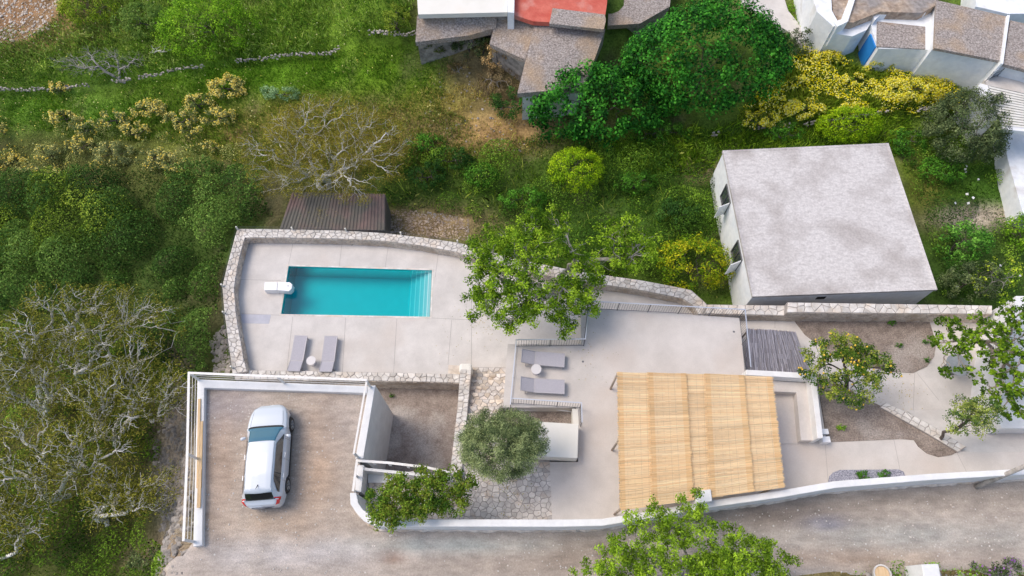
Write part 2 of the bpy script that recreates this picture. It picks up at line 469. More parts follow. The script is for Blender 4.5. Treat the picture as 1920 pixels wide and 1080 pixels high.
# ------------------------------------------------------------------ ground colour
G_BLOBS = [  # cx, cy, rx, ry, colour, weight
    (40, 35, 120, 60, (0.24, 0.15, 0.10), 3), (300, 60, 200, 60, (0.07, 0.14, 0.02), 1), (620, 50, 170, 60, (0.11, 0.21, 0.025), 2),
    (140, 120, 140, 30, (0.08, 0.17, 0.03), 2), (560, 140, 250, 30, (0.085, 0.21, 0.015), 3), (740, 140, 90, 55, (0.12, 0.23, 0.02), 3),
    (860, 130, 40, 45, (0.26, 0.19, 0.11), 3), (930, 150, 45, 50, (0.13, 0.10, 0.07), 3), (900, 250, 120, 30, (0.30, 0.21, 0.12), 3),
    (790, 215, 90, 40, (0.22, 0.20, 0.07), 2), (120, 210, 170, 30, (0.07, 0.17, 0.02), 2), (330, 180, 120, 25, (0.10, 0.17, 0.03), 2),
    (380, 270, 90, 40, (0.12, 0.16, 0.03), 2), (440, 255, 20, 12, (0.30, 0.19, 0.12), 3), (150, 320, 260, 60, (0.07, 0.08, 0.03), 2), (650, 240, 180, 60, (0.16, 0.14, 0.04), 2),
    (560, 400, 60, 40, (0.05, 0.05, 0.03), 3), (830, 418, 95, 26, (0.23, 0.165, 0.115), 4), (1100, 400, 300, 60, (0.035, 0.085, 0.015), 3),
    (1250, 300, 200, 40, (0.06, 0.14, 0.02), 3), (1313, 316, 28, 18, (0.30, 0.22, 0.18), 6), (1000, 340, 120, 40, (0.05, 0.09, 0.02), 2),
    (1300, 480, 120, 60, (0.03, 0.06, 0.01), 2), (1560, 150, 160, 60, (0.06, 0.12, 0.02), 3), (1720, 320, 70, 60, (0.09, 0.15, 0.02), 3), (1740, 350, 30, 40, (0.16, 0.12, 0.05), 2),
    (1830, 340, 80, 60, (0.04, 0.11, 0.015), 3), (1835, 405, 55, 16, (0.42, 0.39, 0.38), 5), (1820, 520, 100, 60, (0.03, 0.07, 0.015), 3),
    (100, 500, 350, 120, (0.03, 0.06, 0.015), 3), (100, 800, 230, 200, (0.06, 0.06, 0.03), 3), (332, 860, 30, 130, (0.30, 0.28, 0.27), 4), (330, 1040, 40, 30, (0.34, 0.29, 0.24), 4),
    (1700, 1075, 300, 25, (0.13, 0.11, 0.06), 3), (1450, 20, 80, 40, (0.10, 0.12, 0.05), 1)]

def ground_color(px, py):
    n = len(px)
    acc = np.tile(np.array([0.07, 0.13, 0.025]) * 0.3, (n, 1)); wt = np.full(n, 0.3)
    for cx, cy, rx, ry, c, k in G_BLOBS:
        g = k * np.exp(-((px - cx) / rx) ** 2 - ((py - cy) / ry) ** 2)
        acc += g[:, None] * np.array(c)[None]; wt += g
    return acc / wt[:, None]

def build_ground():
    xs = np.concatenate([np.linspace(-160, -40, 13)[:-1], np.arange(-40, 40.1, 0.4), np.linspace(40, 160, 13)[1:]])
    ys = np.concatenate([np.linspace(-120, -6, 10)[:-1], np.arange(-6, 50.1, 0.4), np.linspace(50, 200, 12)[1:]])
    X, Y = np.meshgrid(xs, ys)
    Z = TZ(X, Y)
    nx, ny = len(xs), len(ys)
    V = np.stack([X, Y, Z], -1).reshape(-1, 3)
    idx = np.arange(nx * ny).reshape(ny, nx)
    Fq = np.stack([idx[:-1, :-1], idx[:-1, 1:], idx[1:, 1:], idx[1:, :-1]], -1).reshape(-1, 4)
    me = bpy.data.meshes.new('ground')
    me.vertices.add(len(V)); me.loops.add(len(Fq) * 4); me.polygons.add(len(Fq))
    me.vertices.foreach_set('co', V.astype(np.float32).reshape(-1))
    me.loops.foreach_set('vertex_index', Fq.astype(np.int32).reshape(-1))
    me.polygons.foreach_set('loop_start', np.arange(0, len(Fq) * 4, 4, dtype=np.int32))
    me.polygons.foreach_set('use_smooth', np.ones(len(Fq), bool))
    px, py = proj(V[:, 0], np.maximum(V[:, 1], -8), V[:, 2])
    c = ground_color(px, py)
    nn = fbm(V[:, 0] * 0.9, V[:, 1] * 0.9, 21)
    c = c * (0.65 + 1.0 * nn)[:, None] * np.array([1.15, 1.0, .85])
    br = sstep((fbm(V[:, 0] * 0.5, V[:, 1] * 0.5, 44) - 0.58) / 0.15)[:, None] * 0.4
    c = c * (1 - br) + np.array([0.19, 0.15, 0.09]) * br
    at = me.attributes.new('Col', 'FLOAT_COLOR', 'POINT')
    at.data.foreach_set('color', np.concatenate([c, np.ones((len(c), 1))], 1).astype(np.float32).reshape(-1))
    me.materials.append(M['ground']); me.update()
    o = link(bpy.data.objects.new('ground', me)); tag(o, kind='structure')
build_ground()

# ------------------------------------------------------------------ gravel road and parking
PARK = PP([(383, 727), (690, 736), (668, 862), (654, 922)], 0.0)
def road_color(X, Y):
    c = np.tile(np.array([0.44, 0.375, 0.315]), (len(X), 1))
    def bl(cx, cy, rx, ry, col, k):
        nonlocal c
        x0, y0, _ = P(cx, cy, 0.0)
        s = FPX * 0 + 42.0
        g = k * np.exp(-((X - x0) / (rx / s)) ** 2 - ((Y - y0) / (ry / s)) ** 2)[:, None]
        wob = 0.5 + fbm(X * 1.3, Y * 1.3, int(cx))[:, None]
        g = np.clip(g * wob, 0, 1) * .8
        c = c * (1 - g) + np.array(col) * g
    bl(590, 860, 45, 110, (0.48, 0.33, 0.22), 0.95); bl(410, 860, 40, 120, (0.46, 0.31, 0.21), 0.7); bl(500, 985, 120, 25, (0.45, 0.33, 0.23), 0.6)
    bl(420, 760, 60, 40, (0.33, 0.30, 0.31), 0.8); bl(640, 790, 60, 60, (0.42, 0.36, 0.32), 0.6)
    bl(560, 1040, 180, 25, (0.50, 0.47, 0.46), 0.8); bl(860, 1022, 160, 12, (0.42, 0.45, 0.42), 0.9); bl(900, 1060, 220, 15, (0.40, 0.33, 0.27), 0.8)
    bl(735, 1045, 20, 8, (0.33, 0.21, 0.15), 0.9)
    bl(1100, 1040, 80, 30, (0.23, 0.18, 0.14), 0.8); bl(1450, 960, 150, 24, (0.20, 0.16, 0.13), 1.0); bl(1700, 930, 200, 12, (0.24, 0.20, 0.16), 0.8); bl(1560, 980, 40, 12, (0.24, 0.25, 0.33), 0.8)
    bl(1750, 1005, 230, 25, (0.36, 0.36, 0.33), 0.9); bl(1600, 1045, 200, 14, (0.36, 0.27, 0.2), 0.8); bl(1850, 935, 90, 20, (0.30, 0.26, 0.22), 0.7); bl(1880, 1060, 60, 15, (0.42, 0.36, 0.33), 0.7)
    return c

def road_north_y(X):
    yc = P(704, 987, 1.0)[1] + 0.05
    xs = [-16.5, -12.9, -12.3]; ys = [1.5, 1.75, yc]
    for px, py, z in ((704, 987, -0.05), (1040, 984, -0.2), (1130, 982, -.42), (1335, 952, -0.42), (1463, 932, -0.42), (1567, 915, -0.42), (1747, 900, -0.42), (1990, 886, -0.42)):
        x, y, _ = P(px, py, 1.0); xs.append(x); ys.append(y + 0.05)
    return np.interp(X, xs, ys)

def build_road():
    xs = np.arange(-14.4, 34, 0.25)
    rows = 50
    vs, cs = [], []
    XX, YY, ZZ = [], [], []
    # west boundary wobbles
    for j in range(rows + 1):
        t = j / rows
        top = road_north_y(xs)
        y = top + (-9 - top) * t
        XX.append(xs); YY.append(y); ZZ.append(road_z(xs) + 0.05 * (fbm(xs * .8, y * .8, 5) - .5))
    X = np.array(XX); Y = np.array(YY); Z = np.array(ZZ)
    edge = sstep((-13.9 + 1.0 * vnoise(Y * 0.9, Y * 0, 3) + .4 * vnoise(Y * 3, Y * 0, 4) - X) / 0.5)
    Z = Z - 3.5 * edge
    so = sstep((1.15 + 0.25 * vnoise(X * .8, X * 0, 8) - Y) / 0.3) * sstep((X - 9.5) / 2)
    Z = Z - 0.25 * so
    V = np.stack([X, Y, Z], -1).reshape(-1, 3)
    nx, ny = len(xs), rows + 1
    idx = np.arange(nx * ny).reshape(ny, nx)
    Fq = np.stack([idx[1:, :-1], idx[1:, 1:], idx[:-1, 1:], idx[:-1, :-1]], -1).reshape(-1, 4)
    # stretched columns between parking and neighbours are cut away (walls stand there)
    me = bpy.data.meshes.new('gravel_road')
    keep = []
    for f in Fq:
        yy = V[f][:, 1]; xx = V[f][:, 0]
        keep.append(tuple(int(i) for i in f))
    me.from_pydata([tuple(v) for v in V], [], keep)
    me.polygons.foreach_set('use_smooth', [True] * len(me.polygons))
    c = road_color(V[:, 0], V[:, 1])
    at = me.attributes.new('Col', 'FLOAT_COLOR', 'POINT')
    at.data.foreach_set('color', np.concatenate([c, np.ones((len(c), 1))], 1).astype(np.float32).reshape(-1))
    me.materials.append(M['gravel']); me.update()
    o = link(bpy.data.objects.new('gravel_road', me)); tag(o, kind='structure')
    # the parking bay north of it
    yc = float(road_north_y(-10.0)); y1 = PARK[0][1] + .15
    ry, rx = [], []
    for px, py in ((704, 987), (682, 977), (667, 960), (657, 945), (656, 924)):
        p = P(px, py, 1.0); ry.append(p[1]); rx.append(p[0] + .12)
    for px, py in ((669, 858), (691, 726)):
        p = P(px, py, ZPK_); ry.append(p[1]); rx.append(p[0] + .1)
    ys = np.linspace(yc, y1, 30); us = np.linspace(0, 1, 34)
    xr = np.interp(ys, ry, rx)
    wl0, wl1 = P(377, 711, .25), P(371, 1022, .25)
    xl = np.interp(ys, [wl1[1], wl0[1]], [wl1[0], wl0[0]])
    V = np.array([(xl[j] * (1 - u) + xr[j] * u, ys[j], 0.0) for j in range(30) for u in us])
    V[:, 2] = road_z(V[:, 0]) + 0.05 * (fbm(V[:, 0] * .8, V[:, 1] * .8, 5) - .5)
    fs = [(j * 34 + i, j * 34 + i + 1, (j + 1) * 34 + i + 1, (j + 1) * 34 + i) for j in range(29) for i in range(33)]
    me = bpy.data.meshes.new('parking_bay'); me.from_pydata([tuple(v) for v in V], [], fs)
    me.polygons.foreach_set('use_smooth', [True] * len(fs))
    c = road_color(V[:, 0], V[:, 1])
    at = me.attributes.new('Col', 'FLOAT_COLOR', 'POINT')
    at.data.foreach_set('color', np.concatenate([c, np.ones((len(c), 1))], 1).astype(np.float32).reshape(-1))
    me.materials.append(M['gravel']); me.update()
    o = link(bpy.data.objects.new('parking_bay', me)); tag(o, kind='structure')
ZPK_ = 0.25
build_road()

# ------------------------------------------------------------------ floors
def floor(name, pxs, z, mat, bottom=-7.0, holes=None, kind='structure'):
    pts = PP(pxs, z)
    if not holes:
        vs, fs = prism_geo(pts, bottom)
        o = mesh(name, vs, fs, mat)
    else:
        loops = [[Vector((p[0], p[1], 0)) for p in pts]] + [[Vector((p[0], p[1], 0)) for p in h] for h in holes]
        flat = [tuple(p) for p in pts] + [tuple(p) for h in holes for p in h]
        fs = []
        for a, b, c in tessellate_polygon(loops):
            ar = (flat[b][0] - flat[a][0]) * (flat[c][1] - flat[a][1]) - (flat[c][0] - flat[a][0]) * (flat[b][1] - flat[a][1])
            fs.append((a, b, c) if ar > 0 else (c, b, a))
        vs = flat[:]
        for loop in [pts] + holes:
            n0 = len(vs)
            vs += [tuple(p) for p in loop] + [(p[0], p[1], min(bottom, p[2])) for p in loop]
            n = len(loop)
            for i in range(n):
                fs.append((n0 + i, n0 + (i + 1) % n, n0 + n + (i + 1) % n, n0 + n + i))
        o = mesh(name, vs, fs, mat)
    tag(o, kind=kind)
    return o

ZD, ZT, ZG, ZPLOT = -3.9, -1.0, -2.6, -4.7
POOLPX = [(541, 499), (810, 507), (806, 594), (527, 589)]
POOL = PP(POOLPX, ZD)
deck = floor('pool_deck', [(436, 700), (430, 600), (430, 530), (452, 445), (640, 446), (760, 452), (860, 470), (1000, 508), (1150, 532), (1230, 544), (1300, 566), (1330, 580), (1330, 640), (1120, 700), (960, 703), (700, 703), (560, 703)], ZD, M['deck'], -6.0, holes=[POOL])

def strip_line(p, q, wd, z, mat, parent, name='joint'):
    a, b = Vector(P(*p, z)), Vector(P(*q, z))
    d = (b - a).normalized(); n = Vector((-d.y, d.x, 0)) * wd / 2
    return mesh(name, [a - n, b - n, b + n, a + n], [(0, 1, 2, 3)], mat, parent)
for p, q in [((549, 457), (541, 497)), ((641, 458), (636, 500)), ((728, 462), (722, 503)), ((822, 474), (816, 520)), ((450, 524), (527, 526)), ((549, 594), (538, 692)), ((648, 596), (642, 698)), ((744, 598), (738, 700)), ((847, 600), (840, 684)), ((452, 588), (527, 591)), ((806, 596), (884, 600)), ((884, 560), (884, 690)), ((812, 520), (806, 596))]:
    strip_line(p, q, 0.016, ZD + 0.004, M['joint'], deck)
# low coping rim round the pool
rim = MB()
for i in range(4):
    a, b = Vector(POOL[i]), Vector(POOL[(i + 1) % 4])
    c = sum((Vector(p) for p in POOL), Vector()) / 4
    def outp(p): 
        d = (p - c); return p + Vector((math.copysign(0.09, d.x), math.copysign(0.09, d.y), 0))
    a2, b2 = outp(a), outp(b)
    z = ZD + 0.012
    rim.add([(a.x, a.y, z), (b.x, b.y, z), (b2.x, b2.y, z), (a2.x, a2.y, z), (a2.x, a2.y, ZD - .02), (b2.x, b2.y, ZD - .02)], [(3, 2, 1, 0), (3, 4, 5, 2)])
# the pool: basin, steps, water
pc = sum((Vector(p) for p in POOL), Vector()) / 4
pool = empty('swimming_pool', (pc.x, pc.y, ZD), 'rectangular turquoise swimming pool with steps at its right end in pale deck', 'pool')
rim.build('coping', M['stone'], pool)
def pin(u, v, z):
    a = Vector(POOL[0]).lerp(Vector(POOL[1]), u); b = Vector(POOL[3]).lerp(Vector(POOL[2]), u)
    p = a.lerp(b, v); return (p.x, p.y, z)
e = 0.002
zb = ZD - 1.2
mesh('basin', [pin(e, e, ZD), pin(1 - e, e, ZD), pin(1 - e, 1 - e, ZD), pin(e, 1 - e, ZD), pin(e, e, zb), pin(1 - e, e, zb), pin(1 - e, 1 - e, zb), pin(e, 1 - e, zb)],
     [(4, 5, 6, 7), (0, 4, 7, 3), (0, 1, 5, 4), (1, 2, 6, 5), (2, 3, 7, 6)][::1], M['poolpaint'], pool)
for k, (u, dz) in enumerate([(0.972, 0.20), (0.944, 0.36), (0.912, 0.54), (0.876, 0.74), (0.84, 0.96)]):
    u1 = [0.9975, 0.972, 0.944, 0.912, 0.876][k]
    z = ZD - dz
    mesh('pool_step', [pin(u, .003, z), pin(u1, .003, z), pin(u1, .997, z), pin(u, .997, z), pin(u, .003, zb + .01), pin(u, .997, zb + .01)], [(0, 1, 2, 3), (0, 3, 5, 4)], M['stepdeck'], pool)
    mesh('step_nosing', [pin(u, .004, z + .006), pin(u + .006, .004, z + .006), pin(u + .006, .996, z + .006), pin(u, .996, z + .006)], [(0, 1, 2, 3)], M['plastic'], pool)
zw = ZD - 0.09
q = 0.006
mesh('water', [pin(q, q, zw), pin(1 - q, q, zw), pin(1 - q, 1 - q, zw), pin(q, 1 - q, zw), pin(q, q, zb - .05), pin(1 - q, q, zb - .05), pin(1 - q, 1 - q, zb - .05), pin(q, 1 - q, zb - .05)],
     [(3, 2, 1, 0), (4, 5, 6, 7), (1, 5, 4, 0), (2, 6, 5, 1), (3, 7, 6, 2), (0, 4, 7, 3)], M['water'], pool)

# soil plot below the parking, terrace, path, garden
floor('soil_plot', [(700, 722), (870, 722), (860, 895), (690, 890)], ZPLOT, noise_mat('pale_dry_soil', (0.26, 0.21, 0.18), (0.44, 0.37, 0.32), 2.4, c3=(0.48, 0.43, 0.39), scale3=0.6, bump=.8, bscale=26, fine=.22, fac=(.3, .7)), -7)
TERRACE_PX = [(952, 645), (1090, 645), (1089, 577), (1386, 596), (1399, 702), (1530, 702), (1550, 829), (1690, 822), (1715, 824), (1722, 835), (1735, 848), (1760, 857), (1785, 853), (1798, 846), (1830, 848), (1990, 846), (1990, 900), (1573, 917), (1460, 938), (1335, 960), (1130, 993), (1036, 995), (1031, 866), (1084, 866), (1081, 764), (943, 764)]
terrace = floor('terrace_floor', TERRACE_PX, ZT, M['terrace'], -6.6)
for p, q in [((1456, 832), (1462, 915)), ((1547, 832), (1553, 905)), ((1676, 824), (1690, 893)), ((1795, 850), (1812, 884))]:
    strip_line(p, q, 0.014, ZT + 0.004, M['joint'], terrace)
patio = floor('flagstone_patio', [(668, 878), (845, 890), (872, 850), (998, 862), (1031, 862), (1037, 995), (700, 995), (672, 960)], ZT - 0.03, M['mortar'], -6.5)
garden = floor('garden_paving', [(1387, 601), (1990, 601), (1990, 790), (1860, 860), (1640, 790), (1500, 720), (1387, 700)], ZG, M['deck'], -5.5)
for p, q in [((1715, 700), (1712, 780)), ((1720, 700), (1760, 750)), ((1453, 602), (1453, 615))]:
    strip_line(p, q, 0.014, ZG + 0.004, M['joint'], garden)
# ramp linking garden paving and path
mesh('garden_ramp', [P(1805, 851, ZT + .004), P(1990, 851, ZT + .004), P(1990, 760, ZG + .004), P(1700, 770, ZG + .004)], [(0, 1, 2, 3)], M['deck'])
tag(bpy.data.objects['garden_ramp'], kind='structure')

def bed(name, pxs, z, label):
    pts = PP(pxs, z)
    vs, fs = prism_geo(pts, z - 0.12)
    o = mesh(name, vs, fs, M['soil']); tag(o, label, kind='structure')
    return o
bed('flower_bed', [(1490, 602), (1743, 603), (1749, 622), (1755, 645), (1752, 668), (1738, 687), (1712, 699), (1670, 697), (1610, 685), (1560, 665), (1510, 628)], ZG + 0.03, 'bare brown soil bed under the long stone wall')
bed('soil_bed', [(1531, 700), (1560, 712), (1600, 735), (1655, 763), (1700, 790), (1795, 847), (1785, 853), (1760, 857), (1738, 850), (1722, 837), (1714, 825), (1690, 823), (1552, 829)], ZT + 0.03, 'brown soil bed between bench wall and diagonal stone edge')

# ------------------------------------------------------------------ stonework
def clip_poly(poly, a, b, c):
    out = []
    n = len(poly)
    for i in range(n):
        p, q = poly[i], poly[(i + 1) % n]
        dp, dq = a * p[0] + b * p[1] - c, a * q[0] + b * q[1] - c
        if dp <= 0: out.append(p)
        if (dp < 0 < dq) or (dq < 0 < dp):
            t = dp / (dp - dq)
            out.append((p[0] + t * (q[0] - p[0]), p[1] + t * (q[1] - p[1])))
    return out

def voronoi(poly, cell, aspect=1.0, jit=0.42):
    xs = [p[0] for p in poly]; ys = [p[1] for p in poly]
    x0, x1, y0, y1 = min(xs), max(xs), min(ys), max(ys)
    cx = cell * aspect
    nx, ny = max(1, round((x1 - x0) / cx)), max(1, round((y1 - y0) / cell))
    sx, sy = (x1 - x0) / nx, (y1 - y0) / ny
    pts = []
    for j in range(ny):
        for i in range(nx):
            pts.append((x0 + (i + 0.5 + (0.5 if j % 2 else 0) * 0.8 - .2 + random.uniform(-jit, jit)) * sx, y0 + (j + 0.5 + random.uniform(-jit, jit) * .9) * sy))
    pa = np.array(pts)
    cells = []
    rad = 2.6 * max(sx, sy)
    for i, p in enumerate(pts):
        d2 = (pa[:, 0] - p[0]) ** 2 + (pa[:, 1] - p[1]) ** 2
        nb = np.where((d2 < rad * rad) & (d2 > 1e-9))[0]
        cl = list(poly)
        for k in nb[np.argsort(d2[nb])][:16]:
            qx, qy = pts[k]
            a, b = qx - p[0], qy - p[1]
            cl = clip_poly(cl, a, b, (a * (qx + p[0]) + b * (qy + p[1])) / 2)
            if len(cl) < 3: break
        if len(cl) >= 3 and abs(poly_area(cl)) > 0.12 * sx * sy:
            cells.append(cl)
    return cells

def stone_geo(cl, fmap, gap, thick):
    cx = sum(p[0] for p in cl) / len(cl); cy = sum(p[1] for p in cl) / len(cl)
    r = math.sqrt(abs(poly_area(cl)) / math.pi)
    # drop near-duplicate corners
    c2 = []
    for p in cl:
        if not c2 or math.hypot(p[0] - c2[-1][0], p[1] - c2[-1][1]) > 0.08 * r: c2.append(p)
    if len(c2) > 3 and math.hypot(c2[0][0] - c2[-1][0], c2[0][1] - c2[-1][1]) < 0.08 * r: c2.pop()
    cl = c2
    if len(cl) < 3: return None
    if poly_area(cl) < 0: cl = cl[::-1]
    s0 = max(0.35, 1 - gap / r); s1 = max(0.3, 1 - (gap + 0.012) / r)
    th = thick * random.uniform(0.6, 1.3)
    n = len(cl)
    lo, mid, hi = [], [], []
    for x, y in cl:
        jx, jy = random.uniform(-.04, .04) * r, random.uniform(-.04, .04) * r
        lo.append(fmap(cx + (x - cx) * s0 + jx, cy + (y - cy) * s0 + jy, -0.01))
        mid.append(fmap(cx + (x - cx) * s0 + jx, cy + (y - cy) * s0 + jy, th * 0.65))
        hi.append(fmap(cx + (x - cx) * s1 + jx, cy + (y - cy) * s1 + jy, th + random.uniform(-.002, .002)))
    vs = lo + mid + hi
    fs = [tuple(range(2 * n, 3 * n))]
    for i in range(n):
        j = (i + 1) % n
        fs.append((i, j, n + j, n + i)); fs.append((n + i, n + j, 2 * n + j, 2 * n + i))
    return vs, fs

def lay_stones(cells, fmap, parent, mat, gap=0.018, thick=0.03, limit=300, name='stone', loose=True):
    cells = sorted(cells, key=lambda c: -abs(poly_area(c)))
    rest = MB()
    for i, cl in enumerate(cells):
        g = stone_geo(cl, fmap, gap, thick)
        if g is None: continue
        if loose and i < limit:
            mesh(name, g[0], g[1], mat, parent)
        else:
            rest.add(*g)
    if rest.v:
        o = rest.build('small_stones', mat, parent); o['kind'] = 'stuff'

def strip_map(A, B):
    """A, B lists of Vector, same length; returns fmap(u,v,w), L, W"""
    A = [Vector(a) for a in A]; B = [Vector(b) for b in B]
    mids = [(a + b) / 2 for a, b in zip(A, B)]
    us = [0.0]
    for i in range(1, len(A)): us.append(us[-1] + (mids[i] - mids[i - 1]).length)
    Wd = sum((a - b).length for a, b in zip(A, B)) / len(A)
    def f(u, v, w):
        u = min(max(u, 0), us[-1] - 1e-6); i = 0
        while i < len(us) - 2 and us[i + 1] < u: i += 1
        t = (u - us[i]) / max(us[i + 1] - us[i], 1e-6)
        a = A[i].lerp(A[i + 1], t); b = B[i].lerp(B[i + 1], t)
        n = (A[i + 1] - A[i]).cross(b - a)
        n.normalize()
        if n.z < -0.3 or (abs(n.z) < 0.3 and n.y > 0 and abs(n.y) > abs(n.x)): n = -n
        p = a.lerp(b, v / Wd)
        return tuple(p + n * w)
    return f, us[-1], Wd

def stone_wall(name, label, pairs, z, zbot, cell=0.26, aspect=1.5, mat='stone', face=True, cat='stone wall', limit=300, face_bottom=None, coreshrink=0.0):
    outer = [Vector(P(a[0], a[1], a[2] if len(a) > 2 else z)) for a, b in pairs]
    inner = [Vector(P(b[0], b[1], b[2] if len(b) > 2 else z)) for a, b in pairs]
    c = outer[len(outer) // 2]
    root = empty(name, (c.x, c.y, zbot), label, cat)
    mb = MB()
    for i in range(len(outer) - 1):
        a, b, c_, d = outer[i], outer[i + 1], inner[i + 1], inner[i]
        vs = [a, d, c_, b] + [(p.x, p.y, zbot) for p in (a, d, c_, b)]
        mb.add(vs, [(0, 1, 2, 3), (0, 4, 5, 1), (1, 5, 6, 2), (2, 6, 7, 3), (3, 7, 4, 0)])
    mb.build('wall_core', M['mortar'], root)
    f, L_, W_ = strip_map(outer, inner)
    cells = voronoi([(0.01, 0.0), (L_ - 0.01, 0.0), (L_ - 0.01, W_), (0.01, W_)], cell, aspect)
    lay_stones(cells, f, root, M[mat], gap=0.017, thick=0.03, limit=limit)
    if face:
        fb = face_bottom if face_bottom is not None else zbot
        bot = [Vector((p.x, p.y, fb)) for p in inner]
        f2, L2, W2 = strip_map(inner, bot)
        # outward = away from the core
        mid = len(inner) // 2
        def f3(u, v, w):
            p0 = Vector(f2(u, v, 0)); p1 = Vector(f2(u, v, 1))
            n = p1 - p0
            cc = (outer[min(range(len(outer)), key=lambda k: (outer[k] - p0).length)])
            if n.dot(p0 - cc) < 0: n = -n
            return tuple(p0 + n * w)
        cells = voronoi([(0.01, 0.02), (L2 - 0.01, 0.02), (L2 - 0.01, W2), (0.01, W2)], 0.15, 1.9, 0.3)
        # consistent winding is not needed for closed-looking stones (double sided shading)
        lay_stones(cells, f3, root, M['stone_tan'], gap=0.012, thick=0.022, limit=0)
    return root

POOLWALL = [((436, 702), (464, 697)), ((433, 677), (458, 677)), ((421, 587), (443, 590)), ((417, 537), (439, 541)), ((428, 490), (447, 492)), ((445, 429), (459, 446)), ((530, 430), (530, 446)), ((640, 432), (640, 448)), ((720, 437), (718, 452)), ((790, 445), (785, 460)), ((860, 455), (852, 472)), ((930, 475), (922, 492)), ((1000, 492), (992, 510)), ((1080, 508), (1074, 527)), ((1156, 519), (1151, 537)), ((1204, 526), (1200, 544)), ((1257, 536), (1250, 554)), ((1296, 544), (1280, 560)), ((1324, 569), (1302, 575)), ((1335, 590), (1310, 590))]
ZPW = -3.3
stone_wall('pool_wall', 'pale crazy-stone wall curving round the pool deck', POOLWALL, ZPW, -6.5, face_bottom=ZD, cell=0.24, aspect=1.35)
stone_wall('retaining_wall', 'low rubble stone wall between pool deck and sunken soil plot', [((440, 694), (440, 711)), ((600, 696), (600, 713)), ((740, 699), (740, 715)), ((862, 702), (862, 718))], -3.5, -6.5, face_bottom=ZPLOT, cell=0.2, aspect=1.5)
stone_wall('garden_wall', 'lower stretch of pale stone wall beside terrace railing corner', [((1326, 571), (1322, 588)), ((1400, 572), (1398, 590)), ((1474, 573), (1473, 592))], -1.95, -6, face_bottom=ZG, cell=0.26, aspect=1.5)
stone_wall('long_garden_wall', 'long thick pale stone wall behind garden, below flat-roofed house', [((1476, 567), (1475, 586)), ((1600, 569), (1600, 587)), ((1730, 571), (1730, 588)), ((1860, 573), (1860, 589))], -1.55, -6, face_bottom=ZG, cell=0.27, aspect=1.6)
stone_wall('diagonal_stone_edge', 'low diagonal stone edging beside the soil bed and paving', [((1661, 755), (1650, 763)), ((1700, 773), (1692, 787)), ((1739, 793), (1735, 811)), ((1812, 838), (1797, 848))], ZT + 0.12, -3.5, face=False, cell=0.22, aspect=1.3)
stone_wall('stair_wall', 'sloping stone-topped wall between soil plot and stone steps', [((863, 692, -2.9), (884, 692, -2.9)), ((858, 760, -2.2), (878, 760, -2.2)), ((850, 830, -1.4), (871, 830, -1.4)), ((843, 892, -0.75), (866, 892, -0.75))], -2.9, -6.5, face=False, cell=0.22, aspect=1.1)
# rounded white end block of that wall
eb = MB(); x0, y0, _ = P(873, 690, -2.85)
eb.box((x0, y0, -3.4), (0.62, 0.5, 1.1))
o = eb.build('end_block', M['cream'], bpy.data.objects['stair_wall'])
bv = o.modifiers.new('b', 'BEVEL'); bv.width = 0.12; bv.segments = 3

# flagstones on the patio (irregular), individual stones
pp = [p[:2] for p in PP([(690, 884), (845, 893), (868, 868), (1031, 866), (1037, 990), (700, 990)], ZT - 0.03)]
if poly_area(pp) < 0: pp = pp[::-1]
bb = [(min(p[0] for p in pp), min(p[1] for p in pp)), (max(p[0] for p in pp), min(p[1] for p in pp)), (max(p[0] for p in pp), max(p[1] for p in pp)), (min(p[0] for p in pp), max(p[1] for p in pp))]
cells = voronoi(bb, 0.21, 1.15, 0.5)
def inside(pt, poly):
    x, y = pt; c = False; n = len(poly)
    for i in range(n):
        x1, y1 = poly[i]; x2, y2 = poly[(i + 1) % n]
        if (y1 > y) != (y2 > y) and x < (x2 - x1) * (y - y1) / (y2 - y1) + x1: c = not c
    return c
cells = [c for c in cells if inside((sum(p[0] for p in c) / len(c), sum(p[1] for p in c) / len(c)), pp)]
lay_stones(cells, lambda u, v, w_: (u, v, ZT - 0.03 + w_), patio, M['flag'], gap=0.014, thick=0.022, limit=300)

# stone steps down to the pool deck
st_root = empty('stone_steps', P(905, 780, -2.5), 'stone-paved steps going down from patio to the pool deck', 'steps')
yN, yS = P(915, 691, ZD)[1], P(915, 862, ZT)[1]
NS = 13
for k in range(NS):
    z = ZT - 0.03 - (k) * ((ZT - ZD) / NS)
    ya, yb = yS + (yN - yS) * k / NS, yS + (yN - yS) * (k + 1) / NS
    pym = 862 + (691 - 862) * (k + .5) / NS
    xa = P(886 - 10 * (1 - k / NS), pym, z)[0] - .1; xb = P(950, pym, z)[0]
    mb = MB().box(((xa + xb) / 2, (ya + yb) / 2, z - 1.0), (xb - xa, abs(yb - ya), 2.0))
    mb.build('step_core', M['mortar'], st_root)
    cl = voronoi([(xa + .01, ya + .01), (xb - .01, ya + .01), (xb - .01, yb - .01), (xa + .01, yb - .01)], abs(yb - ya) * 0.62, 1.35, 0.36)
    for c in cl:
        g = stone_geo(c, lambda u, v, w_, z=z: (u, v, z + w_), 0.014, 0.03)
        if g: mesh('stone', g[0], g[1], M['flag'] if random.random() < .55 else M['stone_tan'], st_root)

